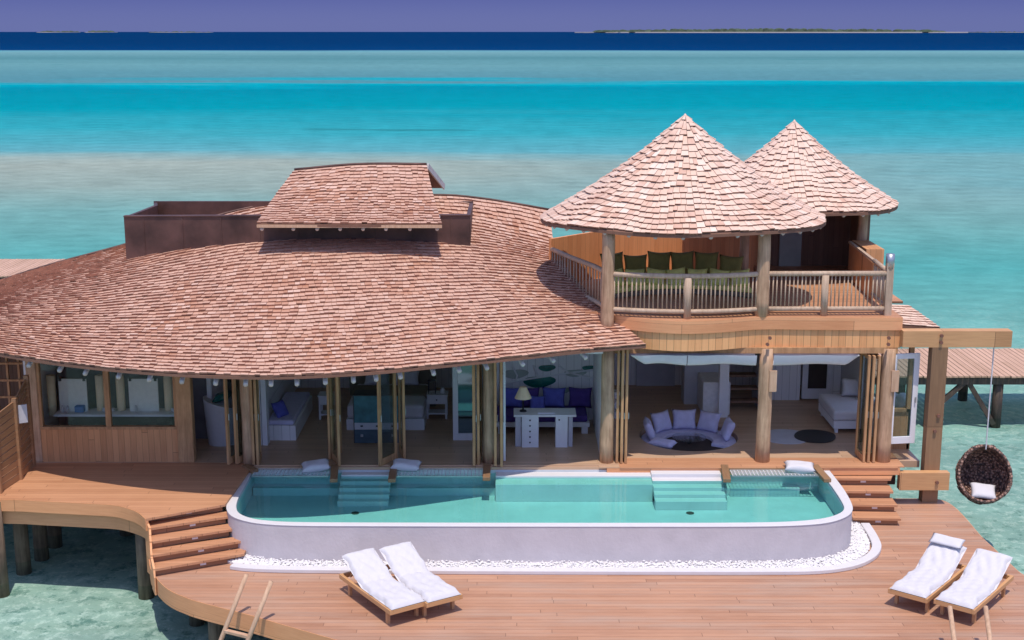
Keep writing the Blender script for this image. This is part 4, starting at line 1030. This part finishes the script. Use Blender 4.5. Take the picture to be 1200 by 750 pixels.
# bath
bt = thing('bathtub', 'tall white tub with a teal towel on it, beyond the open bathroom door', 'bathtub', (-7.3, 31.2, 0))
def tubF(u, v):
    a = u * 2 * math.pi; r = .36 + .08 * v; return V((-7.12 + r * math.cos(a) * 1.0, 31.45 + .7 * r * math.sin(a) * 1.4, 1.05 * v + .12 * math.cos(a) * v * -1))
m = MB(); m.grid(tubF, 24, 6, 0, True); m.add([tubF(i / 24, .96) for i in range(24)], [tuple(range(24))]); m.build('tub', 'white', bt, True)
o = MB().cushion((-7.1, 31.5, 1.16), .5, .4, .16, Euler((.1, R(-20), 0)).to_matrix(), 8, 0, .1, 3).build('towel', 'mosaic', None, True, weld=True); tag(o, 'folded teal towel lying on the white bathtub', 'towel')
# daybed left bedroom
db = thing('daybed', 'white daybed with blue mattress along the left bedroom wall', 'daybed', (-5.7, 32.5, 0))
MB().box(-6.08, -5.35, 31.6, 34.4, .001, .38).build('base', 'whiteboards', db); MB().box(-6.05, -5.4, 31.65, 34.35, .381, .5).build('mattress', 'lav', db, bevel=.04)
MB().box(-6.10, -5.98, 31.2, 31.5, 0, 3.2).build('curtain', 'paint', db).name = 'side_panel'
cushion('cushion', 'blue cushion on the daybed along the left bedroom wall', (-5.8, 32.1, .66), .45, .45, .16, Euler((R(60), 0, R(60))).to_matrix(), 'blue', 60)
# night stands
def nightstand(px0, px1, py, label):
    a = P0(px0, py); b = P0(px1, py); x0, x1, y = a.x, b.x, a.y
    t = thing('nightstand', label, 'nightstand', ((x0 + x1) / 2, y + .2, 0), 'nightstands beside the bed')
    MB().box(x0, x1, y, y + .42, .40, .62).build('drawer_box', 'paint', t, bevel=.01); MB().box(x0 - .02, x1 + .02, y - .02, y + .44, .621, .65).build('top', 'paint', t)
    MB().box(x0 + .02, x1 - .02, y + .02, y + .40, .12, .15).build('shelf', 'paint', t)
    for sx in (x0, x1 - .05):
        for sy in (y, y + .37): MB().box(sx, sx + .05, sy, sy + .05, 0, .399).build('leg', 'paint', t)
    MB().tube([((x0 + x1) / 2, y - .002, .52), ((x0 + x1) / 2, y - .03, .52)], .02, 8).build('knob', 'black', t)
    return x0, x1, y
nightstand(374, 396, 492, 'white nightstand left of the bed, behind the narrow door leaves')
nx0, nx1, ny = nightstand(500, 524, 491, 'white nightstand right of the bed with a small lantern on it')
ln = thing('lantern', 'small black framed lantern on the right nightstand', 'lantern', (nx0 + .1, ny + .2, .65)); m = MB()
for sx in (0, .18):
    for sy in (0, .16): m.box(nx0 + .04 + sx, nx0 + .06 + sx, ny + .1 + sy, ny + .12 + sy, .651, .98)
m.box(nx0 + .03, nx0 + .25, ny + .09, ny + .29, .98, 1.0); m.build('frame', 'black', ln); MB().box(nx0 + .07, nx0 + .21, ny + .13, ny + .25, .651, .95).build('glass', 'glass', ln)
o = MB().tube([(nx1 - .12, ny + .2, .651), (nx1 - .12, ny + .2, .74), (nx1 - .12, ny + .2, .80)], [.06, .07, .03], 12).build('vase', 'paint', None, True); tag(o, 'small white vase beside the lantern on the right nightstand', 'vase')
# bed
bd = thing('bed', 'wide bed with a rounded headboard and khaki throw, behind the teal trunk', 'bed', (-3.0, 34.5, 0))
a = P0(403, 512); b = P0(496, 512)
bx0, bx1 = a.x, b.x; by = a.y + .55
MB().box(bx0, bx1, by, by + 2.2, .001, .30).build('base', 'paint', bd, bevel=.02); MB().box(bx0 + .02, bx1 - .02, by + .02, by + 2.2, .301, .66).build('mattress', 'white', bd, bevel=.08)
MB().box(bx0 - .0, bx1 + .0, by + .9, by + 1.9, .50, .70).build('throw', 'khaki', bd, bevel=.07)
pl = [(bx0 - .15, 0)] + [((bx0 + bx1) / 2 - 1.18 * math.cos(k * math.pi / 20) * (bx1 - bx0) / 2 / 1.0 * 1.0, .78 + .75 * math.sin(k * math.pi / 20)) for k in range(21)] + [(bx1 + .15, 0)]
m = MB(); n = len(pl); m.add([(x, by + 2.22, z) for x, z in pl] + [(x, by + 2.32, z) for x, z in pl], [tuple(range(n)), tuple(range(n, 2 * n))[::-1]] + [(i, (i + 1) % n, n + (i + 1) % n, n + i) for i in range(n)]); m.build('headboard', 'khaki', bd)
cushion('pillow', 'left white pillow at the head of the bed', ((bx0 * .7 + bx1 * .3), by + 1.98, .86), .7, .45, .18, Euler((R(55), 0, 0)).to_matrix(), 'white', 61, 'pillow', 'pillows on the bed')
cushion('pillow', 'right white pillow at the head of the bed', ((bx0 * .3 + bx1 * .7), by + 1.98, .86), .7, .45, .18, Euler((R(55), 0, 0)).to_matrix(), 'white', 62, 'pillow', 'pillows on the bed')
# trunk
tk = thing('trunk_cabinet', 'tall teal trunk cabinet with a white drawer band, at the foot of the bed', 'cabinet', (-3, 31.8, 0))
a = P0(416, 520); b = P0(469, 520); x0, x1, y = a.x, b.x, a.y; hT = PY(440, 464, y).z
MB().box(x0, x1, y, y + .5, .02, hT * .30).build('lower_drawer', 'tealwood', tk); MB().box(x0, x1, y - .01, y + .5, hT * .30 + .001, hT * .44).build('drawer', 'paintdim', tk)
MB().box(x0, x1, y, y + .5, hT * .44 + .001, hT).build('upper_box', 'teal', tk); m = MB(); m.box(x0 - .02, x0, y - .015, y + .5, .02, hT + .02); m.box(x1, x1 + .02, y - .015, y + .5, .02, hT + .02); m.box(x0, x1, y - .015, y + .5, hT, hT + .02); m.build('edge_frame', 'black', tk)
for f in (.16, .5, .84): MB().box(x0 + (x1 - x0) * f - .03, x0 + (x1 - x0) * f + .03, y - .03, y - .0101, hT * .36, hT * .39).build('handle', 'black', tk)
for f in (.16, .84): MB().box(x0 + (x1 - x0) * f - .03, x0 + (x1 - x0) * f + .03, y - .03, y - .001, hT * .15, hT * .20).build('handle', 'steel', tk)
# standing mirror / wardrobe
mr = thing('wardrobe_mirror', 'tall white framed mirror panel at the right side of the bedroom', 'mirror', (-1.3, 32, 0))
a = P0(531, 516); b = P0(562, 514); m = MB(); x0, y = a.x, a.y; x1 = b.x
m.box(x0, x0 + .13, y, y + .08, 0, 2.9); m.box(x1 - .1, x1, y, y + .08, 0, 2.9); m.box(x0 + .13, x1 - .1, y, y + .08, 0, .18); m.box(x0 + .13, x1 - .1, y, y + .08, 2.75, 2.9); m.build('frame', 'paint', mr)
t_ = NT('dark_mirror'); t_.pbr((.10, .15, .16), .05, Metallic=1.0); M['dmirror'] = t_.m
MB().box(x0 + .13, x1 - .1, y + .03, y + .05, .18, 2.75).build('mirror_pane', 'dmirror', mr)
# study: desk, lamp, sofa
ds = thing('writing_desk', 'white kneehole desk with five small drawers in the study', 'desk', (.9, 31.3, 0))
y = P0(620, 524).y; X = lambda px: P0(px, 524).x
dh = PY(650, 486, y).z
MB().box(X(602), X(675), y - .03, y + .6, dh - .05, dh).build('desk_top', 'paint', ds, bevel=.01)
MB().box(X(604), X(611), y + .05, y + .55, 0, dh - .051).build('side_panel', 'paintdim', ds); MB().box(X(666), X(671), y + .05, y + .55, 0, dh - .051).build('side_panel', 'paintdim', ds)
MB().box(X(611.5), X(631), y - .02, y + .5, 0, dh - .051).build('drawer_pedestal', 'paint', ds); MB().box(X(651), X(665), y - .02, y + .5, 0, dh - .051).build('cupboard_pedestal', 'paint', ds)
for k in range(5):
    zz = .06 + (dh - .12) * (k + .5) / 5; o = MB().box(X(613), X(629.5), y - .03, y - .0201, zz - .045, zz + .045).build('drawer', 'paint', ds); MB().tube([(X(621), y - .0301, zz), (X(621), y - .05, zz)], .02, 8).build('knob', 'black', o)
MB().tube([(X(655), y - .0201, dh - .12), (X(655), y - .05, dh - .12)], .02, 8).build('knob', 'black', ds)
lp = thing('table_lamp', 'table lamp with a cream cone shade at the left end of the desk', 'lamp', (X(613), y + .3, dh))
lx = X(613); MB().tube([(lx, y + .3, dh + .001), (lx, y + .3, dh + .03), (lx, y + .3, dh + .05), (lx, y + .3, dh + .42)], [.09, .08, .02, .018], 12).build('stem', 'black', lp, True)
MB().tube([(lx, y + .3, dh + .34), (lx, y + .3, dh + .62)], [.21, .08], 20, 0, False).build('lamp_shade', 'cream', lp, True)
o = small('document_folder', 'grey white folder lying on the desk beside the lamp', 'folder', X(640), y + .2, dh + .001, .42, .26, .03, 'paint')
sf = thing('study_sofa', 'white framed sofa with purple seat behind the desk', 'sofa', (.8, 33.6, 0))
MB().box(-.4, 1.95, 32.15, 33.2, .18, .30).build('frame', 'paint', sf); MB().box(-.38, 1.9, 32.15, 33.15, .301, .47).build('seat', 'purple', sf, bevel=.05)
for x in (-.35, 1.75): MB().box(x, x + .16, 32.17, 32.35, 0, .179).build('leg', 'paint', sf)
for nm, px, mt, w_ in (('leftmost, deep blue', 600, 'blue', .6), ('behind the lamp, purple', 622, 'purple', .45), ('behind the middle of the desk, bright blue', 649, 'blue', .62), ('rightmost, dark purple', 680, 'purple', .62)):
    p = PY(px, 470, 32.9); cushion('cushion', 'square cushion standing on the study sofa, %s' % nm, (p.x, 32.98, .72), w_, .54, .2, Euler((R(78), R(2), 0)).to_matrix(), mt, int(px), group='cushions on the study sofa')
p = PY(630, 478, 32.6); cushion('cushion', 'smaller blue cushion just right of the lamp on the study sofa', (p.x, 32.68, .64), .42, .42, .16, Euler((R(72), 0, 0)).to_matrix(), 'blue', 77)
# lounge: stacked books steps, chest, sunken seat
bs = thing('stacked_books', 'stack of pale books by the left wall of the lounge', 'books', (2.6, 33.8, 0))
for k in range(8): MB().box(2.25, 2.75 + .08 * math.sin(k * 2.1), 33.5, 33.8, .09 * k, .09 * k + .08).build('book', 'paint', bs)
ch = thing('rattan_chest', 'white woven chest counter against the white column in the lounge', 'chest', (5.0, 34, 0))
a = P0(823, 487); b = P0(855, 487); ct = PY(840, 448, a.y).z; MB().box(a.x, b.x, a.y, a.y + 1.1, 0, ct).build('body', 'pebble', ch, bevel=.03); MB().box(a.x - .35, b.x, a.y + 1.1, a.y + 1.7, 0, ct + .2).build('rear_cabinet', 'paintdim', ch)
pit = thing('sunken_sofa', 'round sunken seat let into the lounge floor', 'sofa', (PC.x, PC.y, -.5)); m = MB(); ang = [R(-150 + 300 * k / 30 + 90 + 0) for k in range(31)]
aa = [R(-30 + 240 * k / 30) for k in range(31)]
MB().strip([(PC.x + 1.19 * math.cos(a), PC.y + 1.19 * math.sin(a)) for a in aa], [(PC.x + .60 * math.cos(a), PC.y + .60 * math.sin(a)) for a in aa], -.499, -.08).build('seat_ring', 'lav', pit, bevel=.03)
names = ['far left', 'left rear', 'rear middle', 'right rear', 'far right']
for k, (px, py, w_) in enumerate(((766, 513, .55), (789, 508, .62), (818, 506, .62), (846, 509, .62), (864, 512, .5))):
    deg = (178, 128, 90, 52, 4)[k]; c = PC + V((.98 * math.cos(R(deg)), .92 * math.sin(R(deg)), .17))
    cushion('cushion', 'lavender cushion on the sunken seat, %s of the five' % names[k], c, .64, .54, .20, Euler((R(68), 0, R(deg - 90))).to_matrix(), 'lav', 80 + k, group='lavender cushions of the sunken seat')
cushion('cushion', 'long lavender cushion lying at the front left of the sunken seat', PC + V((-.72, -.62, .02)), .7, .32, .18, Euler((R(10), 0, R(-32))).to_matrix(), 'lav', 91)
gt = thing('glass_table', 'small round glass table with a dark pedestal in the middle of the sunken seat', 'table', (PC.x, PC.y, -.5))
MB().tube([(PC.x, PC.y - .1, .0), (PC.x, PC.y - .1, .015)], .42, 28).build('table_top', 'glass', gt)
for k in range(3): MB().tube([(PC.x + .2 * math.cos(k * 2.1), PC.y - .1 + .2 * math.sin(k * 2.1), -.499), (PC.x - .1 * math.cos(k * 2.1), PC.y - .1 - .1 * math.sin(k * 2.1), -.001)], [.04, .03], 8).build('leg', 'black', gt)
# right room: daybed, rugs
rb = thing('daybed', 'white daybed at the right side of the lounge beside the windows', 'daybed', (8.7, 32.5, 0))
MB().box(8.1, 9.5, 32.2, 33.9, .12, .32).build('base', 'paint', rb); MB().box(8.08, 9.5, 32.18, 33.9, .321, .58).build('mattress', 'white', rb, bevel=.06)
for (x, y) in ((8.15, 32.25), (8.15, 33.75), (9.3, 32.25), (9.3, 33.75)): MB().box(x, x + .08, y, y + .08, 0, .119).build('leg', 'paint', rb)
cushion('cushion', 'white cushion leaning at the back of the right daybed', (8.9, 33.6, .82), .6, .5, .2, Euler((R(65), 0, R(-10))).to_matrix(), 'white', 92)
for k, (x, d) in enumerate(((9.2, 'left'), (9.42, 'right'))):
    o = MB().tube([(x, 31.25, 1.08), (x + .2, 31.6, 1.08)], .15, 14).build('bolster', 'white', None, True); tag(o, 'white bolster seen through the right side window, %s one' % d, 'bolster', 'bolsters on the window seat')
ws = tag(MB().box(8.98, 9.55, 31.02, 32.1, .02, .92).build('window_seat', 'paint', None), 'white window seat block behind the right side window', 'window seat')
def rug(px, py, rx, ry, mt, lab, dz=0):
    c = P0(px, py); n = 28; pl = [(c.x + rx * math.cos(2 * math.pi * k / n) * (1 + .08 * math.sin(4 * math.pi * k / n)), c.y + ry * math.sin(2 * math.pi * k / n)) for k in range(n)]
    tag(MB().prism(pl, .003 + dz, .015 + dz).build('rug', mt, None), lab, 'rug')
rug(921, 512, .62, .62, 'paintdim', 'pale oval rug on the floor right of the middle porch post'); rug(955, 512, .52, .56, 'black', 'black rounded rug beside the pale oval rug', .013)
